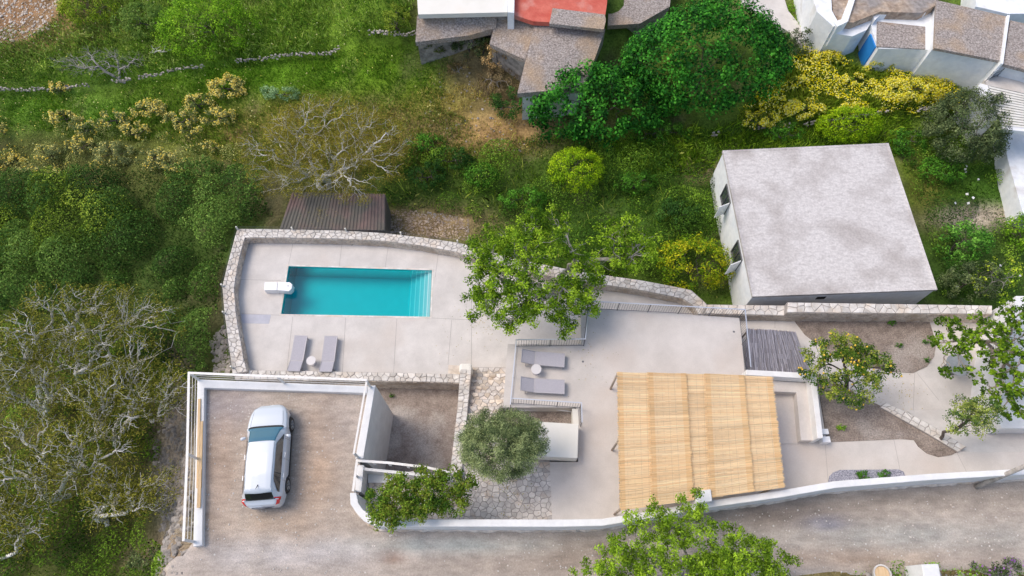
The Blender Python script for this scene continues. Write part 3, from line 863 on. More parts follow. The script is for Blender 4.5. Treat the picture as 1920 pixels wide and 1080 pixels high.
# terraces in the field
def field_wall(name, label, line, h, seed):
    root = empty(name, (line[0][0], line[0][1], float(TZ(line[0][0], line[0][1]))), label, 'wall')
    rr = random.Random(seed)
    mb = MB()
    for i in range(len(line) - 1):
        a, b = Vector((*line[i], 0)), Vector((*line[i + 1], 0))
        n = int((b - a).length / 0.16)
        for k in range(n):
            if vnoise(a.x * .9 + k * .12, 3.0, seed) < .22: continue
            for lev in range(2):
                p = a.lerp(b, (k + rr.uniform(.1, .9)) / n) + Vector((rr.uniform(-.08, .08), rr.uniform(-.14, .02), 0))
                z = float(TZ(p.x, p.y + .5)) - lev * 0.12 - .04 + rr.uniform(-.04, .04)
                g = box_geo((p.x, p.y, z), (rr.uniform(.06, .17), rr.uniform(.04, .09), rr.uniform(.05, .09)), rr.uniform(-.6, .6))
                mb.add([(x + rr.uniform(-.03, .03), y + rr.uniform(-.03, .03), zz + rr.uniform(-.03, .03)) for x, y, zz in g[0]], g[1])
    o = mb.build('stones', M['rock'], root); o['kind'] = 'stuff'
field_wall('terrace_wall', 'dry stone field wall running across the grass slope upper left', [tuple(t) for t in TERR], 0.6, 1)
field_wall('terrace_wall', 'low dry stone wall below the yellow flower meadow', [tuple(t) for t in TERR2], 0.6, 2)

# ------------------------------------------------------------------ parking walls, boundary wall, blocks
def prism_thing(name, label, cat, pxs, z, zbot, mat, parent=None, part=None, bevel=0.0, group=None):
    pts = PP(pxs, z)
    vs, fs = prism_geo(pts, zbot)
    if parent is None and part is None:
        o = mesh(name, vs, fs, M[mat]); tag(o, label, cat, group)
    else:
        o = mesh(part or name, vs, fs, M[mat], parent)
    if bevel:
        b = o.modifiers.new('b', 'BEVEL'); b.width = bevel; b.segments = 2; b.limit_method = 'ANGLE'
    return o

ZPK = 0.25
pw = empty('parking_wall', P(530, 715, 0), 'white retaining wall framing the gravel parking on three sides', 'wall')
prism_thing('', '', '', [(370, 711), (690, 724), (688, 737), (383, 727), (379, 1022), (362, 1025)], ZPK, -6.5, 'white', pw, 'wall_panel', 0.02)
prism_thing('', '', '', [(690.5, 724), (704, 722), (681, 860), (666, 860), (688.5, 737)], ZPK, -6.5, 'white', pw, 'wall_panel', 0.02)

def ribbon(name, label, pairs, z, zbot, mat, cat='wall'):
    outer = [Vector(P(*a, z)) for a, b in pairs]; inner = [Vector(P(*b, z)) for a, b in pairs]
    vs = [tuple(p) for p in outer] + [tuple(p) for p in inner]
    n = len(pairs); vs += [(v[0], v[1], zbot) for v in vs]
    fs = []
    for i in range(n - 1):
        fs.append((i, i + 1, n + i + 1, n + i))
        fs.append((i, 2 * n + i, 2 * n + i + 1, i + 1))
        fs.append((n + i, n + i + 1, 3 * n + i + 1, 3 * n + i))
    fs.append((0, n, 3 * n, 2 * n)); fs.append((n - 1, 3 * n - 1, 4 * n - 1, 2 * n - 1))
    o = mesh(name, vs, fs, M[mat]); tag(o, label, cat)
    b = o.modifiers.new('b', 'BEVEL'); b.width = 0.025; b.segments = 2; b.limit_method = 'ANGLE'; b.angle_limit = R(50)
    return o
BW = [((656, 924), (668, 924)), ((657, 945), (672, 943)), ((667, 960), (681, 956)), ((682, 977), (695, 966)), ((704, 987), (711, 973)), ((860, 987.5), (860, 973.5)), ((1040, 988), (1040, 974)), ((1130, 986), (1128, 973)), ((1240, 968), (1236, 955)), ((1335, 951), (1332, 938)), ((1463, 933), (1460, 920)), ((1567, 915), (1565, 902)), ((1747, 900), (1747, 888)), ((1990, 886), (1990, 875))]
bw = ribbon('boundary_wall', 'long white boundary wall between the gravel road and terrace', BW, 1.0, -3.0, 'white')
# rough footing along the outer base
ft = []
for (a, b) in BW[1:]:
    o_ = Vector(P(*a, 1.0)); ft.append(o_)
mb = MB()
rr = random.Random(5)
pts = []
for i in range(len(ft) - 1):
    n = max(1, int((ft[i + 1] - ft[i]).length / 0.18))
    for k in range(n): pts.append(ft[i].lerp(ft[i + 1], k / n))
prev = None
for p in pts[:int(len(pts))]:
    wd = 0.05 + 0.07 * rr.random()
    z = float(road_z(p.x)) + 0.06 + 0.10 * rr.random()
    cur = [(p.x, p.y + 0.05, z + .03), (p.x - (0.0 if p.x > -6 else 0.06), p.y - wd + .02, z), (p.x, p.y - wd, z - 0.4)]
    if prev:
        mb.add(prev + cur, [(0, 1, 4, 3), (1, 2, 5, 4)])
    prev = cur
mb.build('footing', M['stone_tan'], None)
fo = bpy.data.objects['footing']; fo.parent = bw

# cream plastered box beside the olive tree
prism_thing('low_roof_box', 'smooth cream rendered box between the olive tree and pergola terrace', 'box', [(1000, 790), (1085, 795), (1083, 859), (1001, 855)], -0.3, -2.5, 'cream', bevel=0.015)
# recess below the loungers' railing
rc = empty('planter_recess', P(1015, 780, -1.6), 'sunken planter of bare soil below the short terrace railing', 'planter')
prism_thing('', '', '', [(943, 764.5), (1081, 764.5), (1083.5, 797), (943, 797)], -1.7, -4, 'soil', rc, 'soil_fill')
prism_thing('', '', '', [(1073, 766), (1084, 767), (1085.5, 797), (1074.5, 797)], -0.95, -4, 'cream', rc, 'kerb')
# pipe lying in the recess
pm = MB(); pp_ = [Vector(P(x, y, -1.45)) for x, y in ((950, 765), (975, 769), (1005, 768), (1035, 767), (1072, 772))]
pm.tube(pp_, 0.03, 6); tag(pm.build('hose', M['plastic'], None, True), 'pale hose lying along the sunken planter', 'hose')

# L-shaped bench
lb = empty('corner_bench', P(1500, 760, ZT), 'L-shaped built-in plaster bench with low back wall beside pergola', 'bench')
prism_thing('', '', '', [(1399, 693), (1529, 700), (1543.5, 821), (1533, 822), (1520, 710), (1399, 703)], 0.0, -6, 'white', lb, 'back_wall', 0.015)
prism_thing('', '', '', [(1399, 711), (1519, 718), (1530, 826), (1502, 826), (1493.5, 736), (1399, 731.5)], -0.52, -1.2, 'terrace', lb, 'seat', 0.015)
prism_thing('', '', '', [(1396, 735), (1494, 738), (1516, 832), (1400, 832)], ZT + 0.04, -1.2, 'terrace', lb, 'plinth')
mb = MB(); mb.box((*P(1547, 809, -0.6)[:2], -0.8), (0.28, 0.22, 0.45)); mb.box((*P(1549, 824, -0.6)[:2], -0.8), (0.34, 0.25, 0.45))
tag(mb.build('cement_blocks', M['plastic']), 'two small white blocks against the bench wall corner', 'blocks')

# pebble patch against the boundary wall
o = prism_thing('pebble_bed', '', '', [(1553, 905), (1555, 893), (1562, 886), (1575, 881), (1685, 880), (1694, 884), (1698, 893), (1700, 905)], ZT + 0.02, ZT - .2, 'gravelblue')
tag(o, 'grey pebble bed with rounded corners at the boundary wall'); o['kind'] = 'structure'
for k in ('category',):
    if k in o: del o[k]
# darker patch on the pool deck
o = prism_thing('cement_patch', '', '', [(452, 589), (508, 590), (504, 607), (455, 606)], ZD + 0.008, ZD - .1, 'pinkpatch', deck, 'cement_patch')

# ------------------------------------------------------------------ railings
def railing(name, label, line, z, h, post_gap, bal_gap, rail_r=0.022, mats=('steel', 'darksteel'), bars=None, thick_posts=0.018, lower=True, group=None):
    L = [Vector(P(p[0], p[1], z)) for p in line]
    root = empty(name, tuple(L[0]), label, 'railing', group)
    top = MB()
    for i in range(len(L) - 1):
        a, b = L[i], L[i + 1]
        d = (b - a); ln = d.length; d.normalize(); an = math.atan2(d.y, d.x)
        c = (a + b) / 2
        top.box((c.x, c.y, z + h + (0.002 * i)), (ln + rail_r * 2, rail_r * 2.2, 0.02), an)
    top.build('top_rail', M[mats[0]], root)
    if lower:
        lo = MB()
        for i in range(len(L) - 1):
            a, b = L[i], L[i + 1]; d = (b - a); c = (a + b) / 2
            lo.box((c.x, c.y, z + 0.08 + .002 * i), (d.length, 0.02, 0.02), math.atan2(d.y, d.x))
        lo.build('bottom_rail', M[mats[1]], root)
    pm_ = bm_ = None
    for i in range(len(L) - 1):
        a, b = L[i], L[i + 1]; ln = (b - a).length
        an = math.atan2((b - a).y, (b - a).x)
        n = max(1, round(ln / post_gap))
        for k in range(n + 1):
            if k == 0 and i > 0: continue
            p = a.lerp(b, k / n)
            if pm_ is None:
                o = MB().box((0, 0, h / 2 - 0.06), (thick_posts * 2, thick_posts, h + 0.08)).build('post', M[mats[1]], root, world=False); pm_ = o.data
            else:
                o = link(bpy.data.objects.new('post', pm_), root)
            o.location = p - root.location; o.rotation_euler[2] = an
        if bal_gap:
            n = max(1, round(ln / bal_gap))
            for k in range(1, n):
                p = a.lerp(b, k / n)
                if bm_ is None:
                    o = MB().tube([(0, 0, 0.06), (0, 0, h)], 0.0075, 4, False).build('baluster', M[mats[1]], root, world=False); bm_ = o.data
                else:
                    o = link(bpy.data.objects.new('baluster', bm_), root)
                o.location = p - root.location
    for hb in (bars or []):
        mbb = MB()
        for i in range(len(L) - 1):
            mbb.tube([L[i] + Vector((0, 0, hb)), L[i + 1] + Vector((0, 0, hb))], 0.012, 5)
        mbb.build('wire', M[mats[1]], root)
    return root
railing('terrace_railing', 'long steel railing along the north and east edges of upper terrace', [(1100, 579), (1386, 594.5), (1396, 699)], ZT, 0.9, 1.35, 0.115)
railing('terrace_railing', 'steel railing beside loungers and around the big tree corner', [(957, 768), (968, 650), (1094, 648.5), (1101.5, 578.5)], ZT, 0.9, 1.3, 0.115)
railing('terrace_railing', 'short steel railing between loungers and sunken planter', [(958, 756.5), (1087, 765), (1088, 800)], ZT, 0.85, 1.2, 0.115)
# parking rail: white tube rail outside the wall
railing('parking_railing', 'white tubular rail outside the left and far sides of parking', [(364, 1016), (370, 860), (372, 712), (694, 725)], ZPK, 0.95, 3.4, None, 0.045, ('whitesteel', 'whitesteel'), bars=[0.3, 0.6], thick_posts=0.05, lower=False)
railing('parking_railing', 'white tubular rail on the inner parking wall above soil plot', [(695, 726), (672, 858)], ZPK, 0.9, 4, None, 0.035, ('whitesteel', 'whitesteel'), thick_posts=0.05, lower=False)
# stairwell corner at the end of that wall: panels and white balustrade
sw = empty('stairwell', P(680, 900, -1), 'white panelled stairwell corner at parking wall end behind green shrub', 'stairwell')
railing('stair_balustrade', 'white balustrade around stairwell beside the sunken soil plot', [(667, 922), (674, 868), (732, 872), (800, 880), (845, 890)], ZT + 0.9, 0.5, 0.62, None, 0.045, ('whitesteel', 'whitesteel'), thick_posts=0.05, lower=False)
prism_thing('', '', '', [(668, 880), (672, 872), (682, 872), (677, 922), (666, 922)], -0.05, -2.0, 'white', sw, 'side_panel')
prism_thing('', '', '', [(676, 876), (846, 893), (846, 899), (676, 881)], -0.1, -4.6, 'white', sw, 'stone_parapet')
prism_thing('', '', '', [(690, 884), (745, 888), (745, 905), (690, 905)], ZT + 0.02, -2, 'whitewash', sw, 'landing')

# timber planks lying on the parking wall
def plank(pa, pb, wd, z, lab):
    a, b = Vector(P(*pa, z)), Vector(P(*pb, z)); c = (a + b) / 2; d = b - a
    o = MB().box((0, 0, 0), (d.length, wd, 0.05)).build('timber_plank', M['wood'], None)
    o.location = c; o.rotation_euler[2] = math.atan2(d.y, d.x)
    tag(o, lab, 'plank', 'planks lying on the parking wall')
plank((374, 748), (371, 915), 0.10, ZPK + .03, 'long pine plank lying along the left parking wall, outer one')
plank((378.5, 790), (375.5, 915), 0.10, ZPK + .03, 'pine plank lying along the left parking wall, inner one')
plank((375, 880), (372.5, 952), 0.13, ZPK + .085, 'short pale plank on top of the others nearest the road')

# pool fence stubs and wires
pf = empty('wire_fence', P(640, 432, ZPW), 'thin wire fence on white stub posts along pool wall outer edge', 'fence')
fpx = [(436, 690), (421, 588), (418, 537), (446, 430), (549, 431), (649, 433), (752, 440), (858, 455)]
fp = [Vector(P(x, y, ZPW)) for x, y in fpx]
for p in fp:
    MB().box((p.x, p.y, ZPW + 0.13), (0.07, 0.07, 0.3)).build('post', M['cream'], pf)
for hz in (0.12, 0.26):
    mb = MB()
    mb.tube([p + Vector((0, 0.02, hz)) for p in fp], 0.007, 4)
    mb.build('wire', M['darksteel'], pf)

# ------------------------------------------------------------------ pergola with reed mats
ZPG = 1.35
pg = empty('pergola', P(1300, 830, ZT), 'large pergola roofed with overlapping golden reed mats', 'pergola')
tops = [(1157, 697), (1214, 699), (1266, 700), (1320.5, 701), (1372, 703), (1439, 706)]
bots = [(1162, 957), (1222, 949), (1279, 941), (1330, 934), (1390, 925), (1462, 915)]
def straw_cols(n, dark):
    c = palette(n, [(0.80, 0.56, 0.32), (0.88, 0.68, 0.42), (0.90, 0.74, 0.50)], 0.05)
    k = RNG.random(n) < 0.05
    c[k] *= 0.7
    return c * dark
for m_ in range(5):
    tl, tr = Vector(P(*tops[m_], ZPG)), Vector(P(*tops[m_ + 1], ZPG))
    bl, br = Vector(P(*bots[m_], ZPG)), Vector(P(*bots[m_ + 1], ZPG))
    ov = [0.42, 0.45, 0.55, 0.5, 0.2][m_]
    n = int((tl - bl).length / 0.0125)
    ts = np.linspace(0, 1, n)
    A = np.array(tl)[None] * (1 - ts[:, None]) + np.array(bl)[None] * ts[:, None]
    B = np.array(tr)[None] * (1 - ts[:, None]) + np.array(br)[None] * ts[:, None]
    dirv = norm(B - A)
    B = B + dirv * ov
    lift = 0.05 if m_ % 2 else 0.0
    # reeds as segments so colour varies along them, wavy in both directions
    segs = 7
    Vq, Cq = [], []
    wav = 0.012 * np.sin(ts * 40 + m_) + 0.02 * (vnoise(ts * 18, ts * 0 + m_, 3) - .5)
    zj = RNG.uniform(-0.006, 0.006, n)
    crow = straw_cols(n, 1.0)
    grp = 0.88 + 0.24 * fbm(ts * 22, ts * 0, 30 + m_)
    endA = RNG.uniform(-0.05, 0.05, n); endB = RNG.uniform(-0.05, 0.05, n)
    for s in range(segs):
        u0, u1 = s / segs, (s + 1) / segs
        lenv = np.linalg.norm(B - A, axis=1)
        def pt(u, first, last):
            p = A * (1 - u) + B * u
            if first: p = p + dirv * endA[:, None]
            if last: p = p + dirv * endB[:, None]
            sag = -0.035 * math.sin(math.pi * u) + 0.01 * np.sin(ts * 90)
            p = p.copy(); p[:, 1] += wav * math.sin(u * 5 + m_) 
            p[:, 2] += sag + zj + lift * (1 if u < .5 else 1) + (0.028 if u > 0.86 else 0) * 0
            return p
        p0, p1 = pt(u0, s == 0, False), pt(u1, False, s == segs - 1)
        r = 0.0078 * RNG.uniform(0.75, 1.15, n)[:, None]
        up = np.array([0, 0, 1.0])[None] * r; sd_ = np.array([0, 1.0, 0])[None] * r
        cs_ = crow * grp[:, None] * (1 + 0.05 * RNG.normal(size=(n, 1)))
        if (m_ % 2 and s in (0, segs - 1)) or (m_ == 0 and s == 0) or (m_ == 4 and s == segs - 1): cs_ = cs_ * np.array([0.96, 0.90, 0.80])  # end bands tinted deeper orange: dimmer light through doubled mats, put into the colour
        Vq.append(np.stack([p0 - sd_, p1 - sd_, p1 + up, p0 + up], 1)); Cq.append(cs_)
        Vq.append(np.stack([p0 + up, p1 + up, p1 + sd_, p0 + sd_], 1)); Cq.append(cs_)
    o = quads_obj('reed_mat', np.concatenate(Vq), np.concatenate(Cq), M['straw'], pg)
    # binding wires
    for u in np.linspace(0.06, 0.94, 5):
        a = tl.lerp(tr, u); b = bl.lerp(br, u)
        mbw = MB().tube([a + Vector((0, 0, -0.03 * math.sin(math.pi * u) + .006 + lift)), b + Vector((0, 0, -0.03 * math.sin(math.pi * u) + .006 + lift))], 0.0025, 3, False)
        mbw.build('binding', M['oldwood'], o, world=True)
# beams and posts
tl, tr, bl, br = (Vector(P(*q_, ZPG)) for q_ in (tops[0], tops[5], bots[0], bots[5]))
zz = Vector((0, 0, -0.09))
for u in (0.01, 0.2, 0.4, 0.6, 0.8, 0.99):
    MB().tube([tl.lerp(tr, u) + zz + Vector((0, -.05, 0)), bl.lerp(br, u) + zz + Vector((0, .05, 0))], 0.045, 8).build('beam', M['oldwood'], pg, True)
for v in (0.012, 0.5, 0.985):
    MB().tube([tl.lerp(bl, v) + zz * 2, tr.lerp(br, v) + zz * 2], 0.045, 8).build('beam', M['oldwood'], pg, True)
for u, v in ((0.006, 0.006), (0.5, 0.012), (0.985, 0.012), (0.01, 0.5), (0.985, 0.5), (0.02, 0.98), (0.985, 0.98)):
    p = tl.lerp(tr, u).lerp(bl.lerp(br, u), v)
    MB().tube([(p.x, p.y, ZT), (p.x, p.y, ZPG - 0.1)], 0.05, 8).build('post', M['oldwood'], pg, True)
# chimney-like white pillar by the wall, in front of the pergola edge
prism_thing('white_pillar', 'white square pillar at boundary wall beside pergola edge', 'pillar', [(1304, 921), (1333, 917), (1336, 940), (1306, 944)], 1.5, -1, 'white', bevel=0.03)

# grey reed roof east of the terrace
gr = empty('reed_roof', P(1440, 660, ZG), 'low roof of weathered grey reeds beside terrace railing', 'roof')
ZR = -1.35
a, b, c, d = (np.array(P(*q_, ZR)) for q_ in ((1399, 616), (1492, 622), (1520, 703), (1399, 696)))
n = 210
us = np.linspace(0, 1, n)
Vq, Cq = [], []
segs = 9
col = palette(n, [(0.15, 0.145, 0.17), (0.30, 0.29, 0.33), (0.42, 0.41, 0.46)], 0.1)
o0 = RNG.uniform(-0.02, 0.03, n); o1 = RNG.uniform(-0.02, 0.03, n); zj = RNG.uniform(-.02, .02, n)
for s in range(segs):
    def pt(v):
        A = a[None] * (1 - us[:, None]) + b[None] * us[:, None]; B = d[None] * (1 - us[:, None]) + c[None] * us[:, None]
        vv = (v + (o0 if v == 0 else 0) + (o1 if v == 1 else 0)); vv = np.broadcast_to(vv, (n,))[:, None]
        p = A * (1 - vv) + B * vv
        p[:, 2] += zj; p[:, 0] += 0.015 * np.sin(v * 7 + us * 60)
        return p
    p0, p1 = pt(s / segs), pt((s + 1) / segs)
    r = 0.009
    sd_ = np.array([[r, 0, 0]]); up = np.array([[0, 0, r]])
    cc = col * (1 + 0.22 * RNG.normal(size=(n, 1)))
    Vq += [np.stack([p0 - sd_, p0 + up, p1 + up, p1 - sd_], 1), np.stack([p0 + up, p0 + sd_, p1 + sd_, p1 + up], 1)]; Cq += [cc, cc]
o = quads_obj('reeds', np.concatenate(Vq), np.concatenate(Cq), M['greyreed'], gr)
prism_thing('', '', '', [(1399, 616), (1492, 622), (1520, 703), (1399, 696)], ZR - 0.04, ZR - .08, 'oldwood', gr, 'underlay')
for u_, v_ in ((0.03, .05), (.95, .05), (.95, .95)):
    p = a * (1 - u_) * (1 - v_) + b * u_ * (1 - v_) + c * u_ * v_ + d * (1 - u_) * v_
    MB().tube([(p[0], p[1], ZG), (p[0], p[1], ZR - .08)], 0.04, 6).build('post', M['oldwood'], gr)
# ------------------------------------------------------------------ furniture
def lounger(loc, ang, label):
    r = empty('sun_lounger', loc, label, 'sun lounger', 'taupe sun loungers', ang)
    Lg, Wd, H = 1.98, 0.66, 0.32
    xb = -0.36                           # hinge
    def part(mb, nm, mat): return mb.build(nm, M[mat], r, world=False)
    part(MB().box(((xb + Lg / 2) / 2 + .005, 0, H), (Lg / 2 - xb - 0.03, Wd - 0.07, 0.02)), 'seat', 'fabric')
    th = R(20); bl_ = Lg / 2 + xb
    def tilt(x): return (xb - 0.015 - x * math.cos(th), H + x * math.sin(th))
    x0, z0 = tilt(0); x1, z1 = tilt(bl_)
    part(MB().add([(x0, -.29, z0), (x1, -.29, z1), (x1, .29, z1), (x0, .29, z0), (x0, -.29, z0 - .02), (x1, -.29, z1 - .02), (x1, .29, z1 - .02), (x0, .29, z0 - .02)],
                  [(3, 2, 1, 0), (4, 5, 6, 7), (0, 1, 5, 4), (1, 2, 6, 5), (2, 3, 7, 6), (3, 0, 4, 7)]), 'backrest', 'fabric')
    f = MB()
    for s in (-1, 1):
        f.box(((xb + Lg / 2) / 2, s * (Wd / 2 - .018), H - .006), (Lg / 2 - xb, 0.035, 0.045))
        f.tube([(x0, s * .31, z0), (x1, s * .31, z1)], 0.018, 6)
    f.box((Lg / 2 - .018, 0, H - .004), (0.036, Wd, 0.045)); f.tube([(x1, -.31, z1), (x1, .31, z1)], 0.018, 6)
    f.box((xb + .0, 0, H - .016), (0.03, Wd - .04, 0.03))
    f.box((-.75, 0, .16), (0.03, Wd - .04, 0.03))
    part(f, 'frame', 'frame')
    for x in (Lg / 2 - .1, -.75):
        for s in (-1, 1):
            part(MB().box((x, s * (Wd / 2 - .02), H / 2), (.04, .035, H)), 'leg', 'frame')
    part(MB().tube([(-.75, 0, .17), (tilt(.38)[0], 0, tilt(.38)[1] - .03)], 0.014, 5), 'strut', 'darksteel')
    return r
def side_table(loc, label):
    r = empty('side_table', loc, label, 'side table', 'round side tables between loungers')
    mb = MB().tube([(0, 0, .40), (0, 0, .405), (0, 0, .425), (0, 0, .43)], [.225, .235, .235, .228], 28)
    mb.build('table_top', M['tabletop'], r, world=False)
    MB().tube([(0, 0, .02), (0, 0, .40)], 0.03, 10).build('stem', M['frame'], r, world=False)
    MB().tube([(0, 0, 0.002), (0, 0, .02)], [.17, .16], 20).build('base', M['frame'], r, world=False)
def base_of(px, py, z, h): 
    x, y, _ = P(px, py, z + h); return (x, y, z)
for (cx_, cy_, an, lab) in ((558, 663, R(88), 'left taupe lounger on the pool deck, head towards the low wall'), (616, 664, R(89.5), 'right taupe lounger on the pool deck, head towards the low wall')):
    lounger(base_of(cx_, cy_, ZD, .36), an, lab)
lounger(base_of(1018, 672, ZT, .36), R(-5), 'taupe lounger on the upper terrace nearest the big tree')
lounger(base_of(1017, 723, ZT, .36), R(-3), 'taupe lounger on the upper terrace nearest short railing')
side_table(base_of(583, 676, ZD, .43), 'round pale side table between the pool deck loungers')
side_table(base_of(1005.5, 692, ZT, .43), 'round white side table between the upper terrace loungers')

# pool filter block hanging into the pool
fl = empty('pool_filter', base_of(522, 538, ZD, .2), 'white overhanging pool filter block at left edge of pool', 'pool filter')
def fbx(pxs, z, zb_, nm):
    vs, fs = prism_geo(PP(pxs, z), zb_); o = mesh(nm, vs, fs, M['plastic'], fl)
    b = o.modifiers.new('b', 'BEVEL'); b.width = .02; b.segments = 2; b.limit_method = 'ANGLE'
fbx([(496, 529), (520, 529), (519, 544), (495, 544)], ZD + .42, ZD, 'housing')
fbx([(520.7, 529), (543, 529), (548, 533), (547, 541), (542, 546), (519.7, 544)], ZD + .42, ZD + .02, 'lid')
p = P(540, 536, ZD + .43); MB().tube([(p[0], p[1], ZD + .41), (p[0], p[1], ZD + .435)], .03, 10).build('cap', M['darksteel'], fl)
# floor drains
for (x, y, z, lab) in ((660, 459, ZD, 'small round drain in pool deck beside the far stone wall'), (1093, 678, ZT, 'small round drain in terrace beside the loungers'), (1376, 622, ZT, 'small round drain in terrace near the east railing')):
    p = P(x, y, z); o = MB().tube([(p[0], p[1], z - .02), (p[0], p[1], z + .006)], .05, 12).build('floor_drain', M['darksteel']); tag(o, lab, 'drain')
# skimmer box notch at deck edge
prism_thing('deck_hatch', 'brown square hatch at deck edge beside the stair wall', 'hatch', [(841, 684), (866, 686), (862, 702), (840, 700)], ZD + .01, ZD - .3, 'stone_tan')

# ------------------------------------------------------------------ the car
def build_car():
    cx_, cy_ = 499, 851
    loc = base_of(cx_, cy_, 0.02, 0.75)
    car = empty('parked_car', loc, 'white hatchback parked on the gravel with roof aerial', 'car', None, R(4.2))
    car.scale = (.94, .965, .96)
    Lc = 4.28
    # car local: +Y front. s = distance from the front
    def top(s): return float(np.interp(s, [0, .05, .2, .5, .95, 1.05, 1.3, 1.62, 1.78, 2.3, 3.1, 3.72, 3.8, 4.06, 4.12, 4.24, 4.28], [.62, .72, .84, .93, 1.0, 1.03, 1.20, 1.41, 1.465, 1.52, 1.52, 1.46, 1.43, 1.10, 1.02, .92, .60]))
    def wid(s): return float(np.interp(s, [0, .06, .18, .4, .8, 1.4, 3.2, 3.8, 4.1, 4.2, 4.28], [.40, .56, .70, .80, .865, .885, .885, .865, .79, .72, .58]))
    def roofw(s): return float(np.interp(s, [0, .9, 1.05, 1.3, 1.75, 2.6, 3.75, 4.1, 4.28], [.48, .66, .70, .64, .575, .59, .56, .60, .5]))
    axles = (0.86, 3.42)
    def prof(s, v):
        """v 0..1 from sill to centre line"""
        T, W_, Rw = top(s), wid(s), roofw(s)
        belt = min(0.94 + 0.04 * (s / Lc), T - 0.07)
        zl = 0.22
        for ax in axles:
            d = abs(s - ax)
            if d < 0.37: zl = max(zl, 0.33 + math.sqrt(max(0, .37 ** 2 - d * d)))
        xs_ = [0.96 * W_, 1.0 * W_, 1.0 * W_, 0.985 * W_, 0.93 * W_, Rw, Rw * .93, Rw * 0.6, 0]
        zs_ = [0.22, 0.36, 0.62, belt - .12, belt, T - .055, T - .02, T - .004, T]
        if T < 1.12:
            hw = 0.84 * W_
            xs_ = [0.96 * W_, 1.0 * W_, 1.0 * W_, 0.985 * W_, 0.95 * W_, hw, hw * .92, hw * .6, 0]
            zs_ = [0.22, .36, min(.6, T - .2), T - .13, T - .07, T - .025, T - .01, T, T + .008]
        if T < .8:
            zs_ = [0.22 + (T - .22) * q_ for q_ in (0, .25, .45, .7, .85, .94, .97, 1, 1)]
        k = v * 8; i = min(int(k), 7); f_ = k - i
        f2_ = f_
        x = xs_[i] * (1 - f2_) + xs_[i + 1] * f2_; z = zs_[i] * (1 - f2_) + zs_[i + 1] * f2_
        z = max(z, min(zl, T - .1))
        return x, z
    def S(s, v, side, off=0.0):
        x, z = prof(s, v)
        if off:
            x2, z2 = prof(s, min(1, v + .02)); x1, z1 = prof(s, max(0, v - .02))
            tx, tz = x2 - x1, z2 - z1; l = math.hypot(tx, tz) or 1
            x, z = x + tz / l * off, z - tx / l * off
            xa, za = prof(min(Lc, s + .03), v); xb_, zb_ = prof(max(0, s - .03), v)
            sl = (za - zb_) / .06
        return (side * x, Lc / 2 - s, z)
    ss = sorted(set([round(i * Lc / 64, 4) for i in range(65)] + [0.05, .2, 1.05, 1.78, 3.72, 3.8, 4.06, 4.12, 4.24]))
    vv = [i / 32 for i in range(33)]
    mb = MB()
    for side in (1, -1):
        b0 = len(mb.v)
        for s in ss:
            for v in vv: mb.v.append(S(s, v, side))
        nv = len(vv)
        for i in range(len(ss) - 1):
            for j in range(nv - 1):
                q_ = (b0 + i * nv + j, b0 + i * nv + j + 1, b0 + (i + 1) * nv + j + 1, b0 + (i + 1) * nv + j)
                mb.f.append(q_ if side > 0 else q_[::-1])
        for i_, s in ((0, 0), (len(ss) - 1, Lc)):
            ring = [b0 + i_ * nv + j for j in range(nv)]
            k = len(mb.v); mb.v.append((0, Lc / 2 - s, .3))
            for j in range(nv - 1): mb.f.append((ring[j], ring[j + 1], k))
    body = mb.build('body', M['carpaint'], car, True, False)
    wd_ = body.modifiers.new('w', 'WELD'); wd_.merge_threshold = 0.002
    def patch(nm, mat, poly_fn, n1, n2, off=0.006):
        m2 = MB()
        for i in range(n1 + 1):
            for j in range(n2 + 1):
                m2.v.append(poly_fn(i / n1, j / n2, off))
        for i in range(n1):
            for j in range(n2):
                a_ = i * (n2 + 1) + j
                m2.f.append((a_, a_ + 1, a_ + n2 + 2, a_ + n2 + 1))
        return m2.build(nm, M[mat], car, True, False)
    lift = lambda p_, o_: (p_[0], p_[1], p_[2] + o_ * 1.6)
    def screen(s0, s1, v0, v1, curve=0.0):
        def fn(u, t, off):
            s = s0 + (s1 - s0) * u
            t2 = t * 2 - 1
            ve = v0 + (v1 - v0) * u
            v = 1 - (1 - ve) * abs(t2)
            s = s + curve * t2 * t2
            side = 1 if t2 >= 0 else -1
            return lift(S(s, v, side), off)
        return fn
    patch('windscreen', 'windscreen', screen(1.06, 1.74, 0.60, 0.66, 0.05), 12, 28, .006)
    patch('windscreen_band', 'black', screen(1.0, 1.085, 0.59, 0.60, 0.06), 4, 28, .0075)
    patch('rear_window', 'carglass', screen(3.84, 4.07, 0.67, 0.64, -.02), 8, 24, .008)
    for side in (1, -1):
        def sw_(u, t, off, side=side):
            s = 1.42 + (3.78 - 1.42) * u
            lo = 0.522
            hi = float(np.interp(s, [1.42, 1.85, 3.35, 3.78], [0.535, 0.612, 0.612, 0.55]))
            v = lo + (hi - lo) * t
            p_ = S(s, v, side); return (p_[0] + side * .016, p_[1], p_[2] + .008)
        patch('side_window', 'carglass', sw_, 30, 4)
        def tl_(u, t, off, side=side):
            s = 3.93 + .27 * u; v = 0.40 + (.64 - .40) * t - .05 * u
            s = s + 0.05 * t
            p_ = S(min(s, 4.26), v, side); return (p_[0] + side * .006, p_[1] - .006, p_[2] + .008)
        patch('taillight', 'red', tl_, 5, 6)
        def hl_(u, t, off, side=side):
            s = 0.10 + .36 * u; v = 0.36 + .16 * t
            p_ = S(s, v, side); return (p_[0] + side * .005, p_[1], p_[2] + .006)
        patch('headlight', 'lamp', hl_, 5, 5)
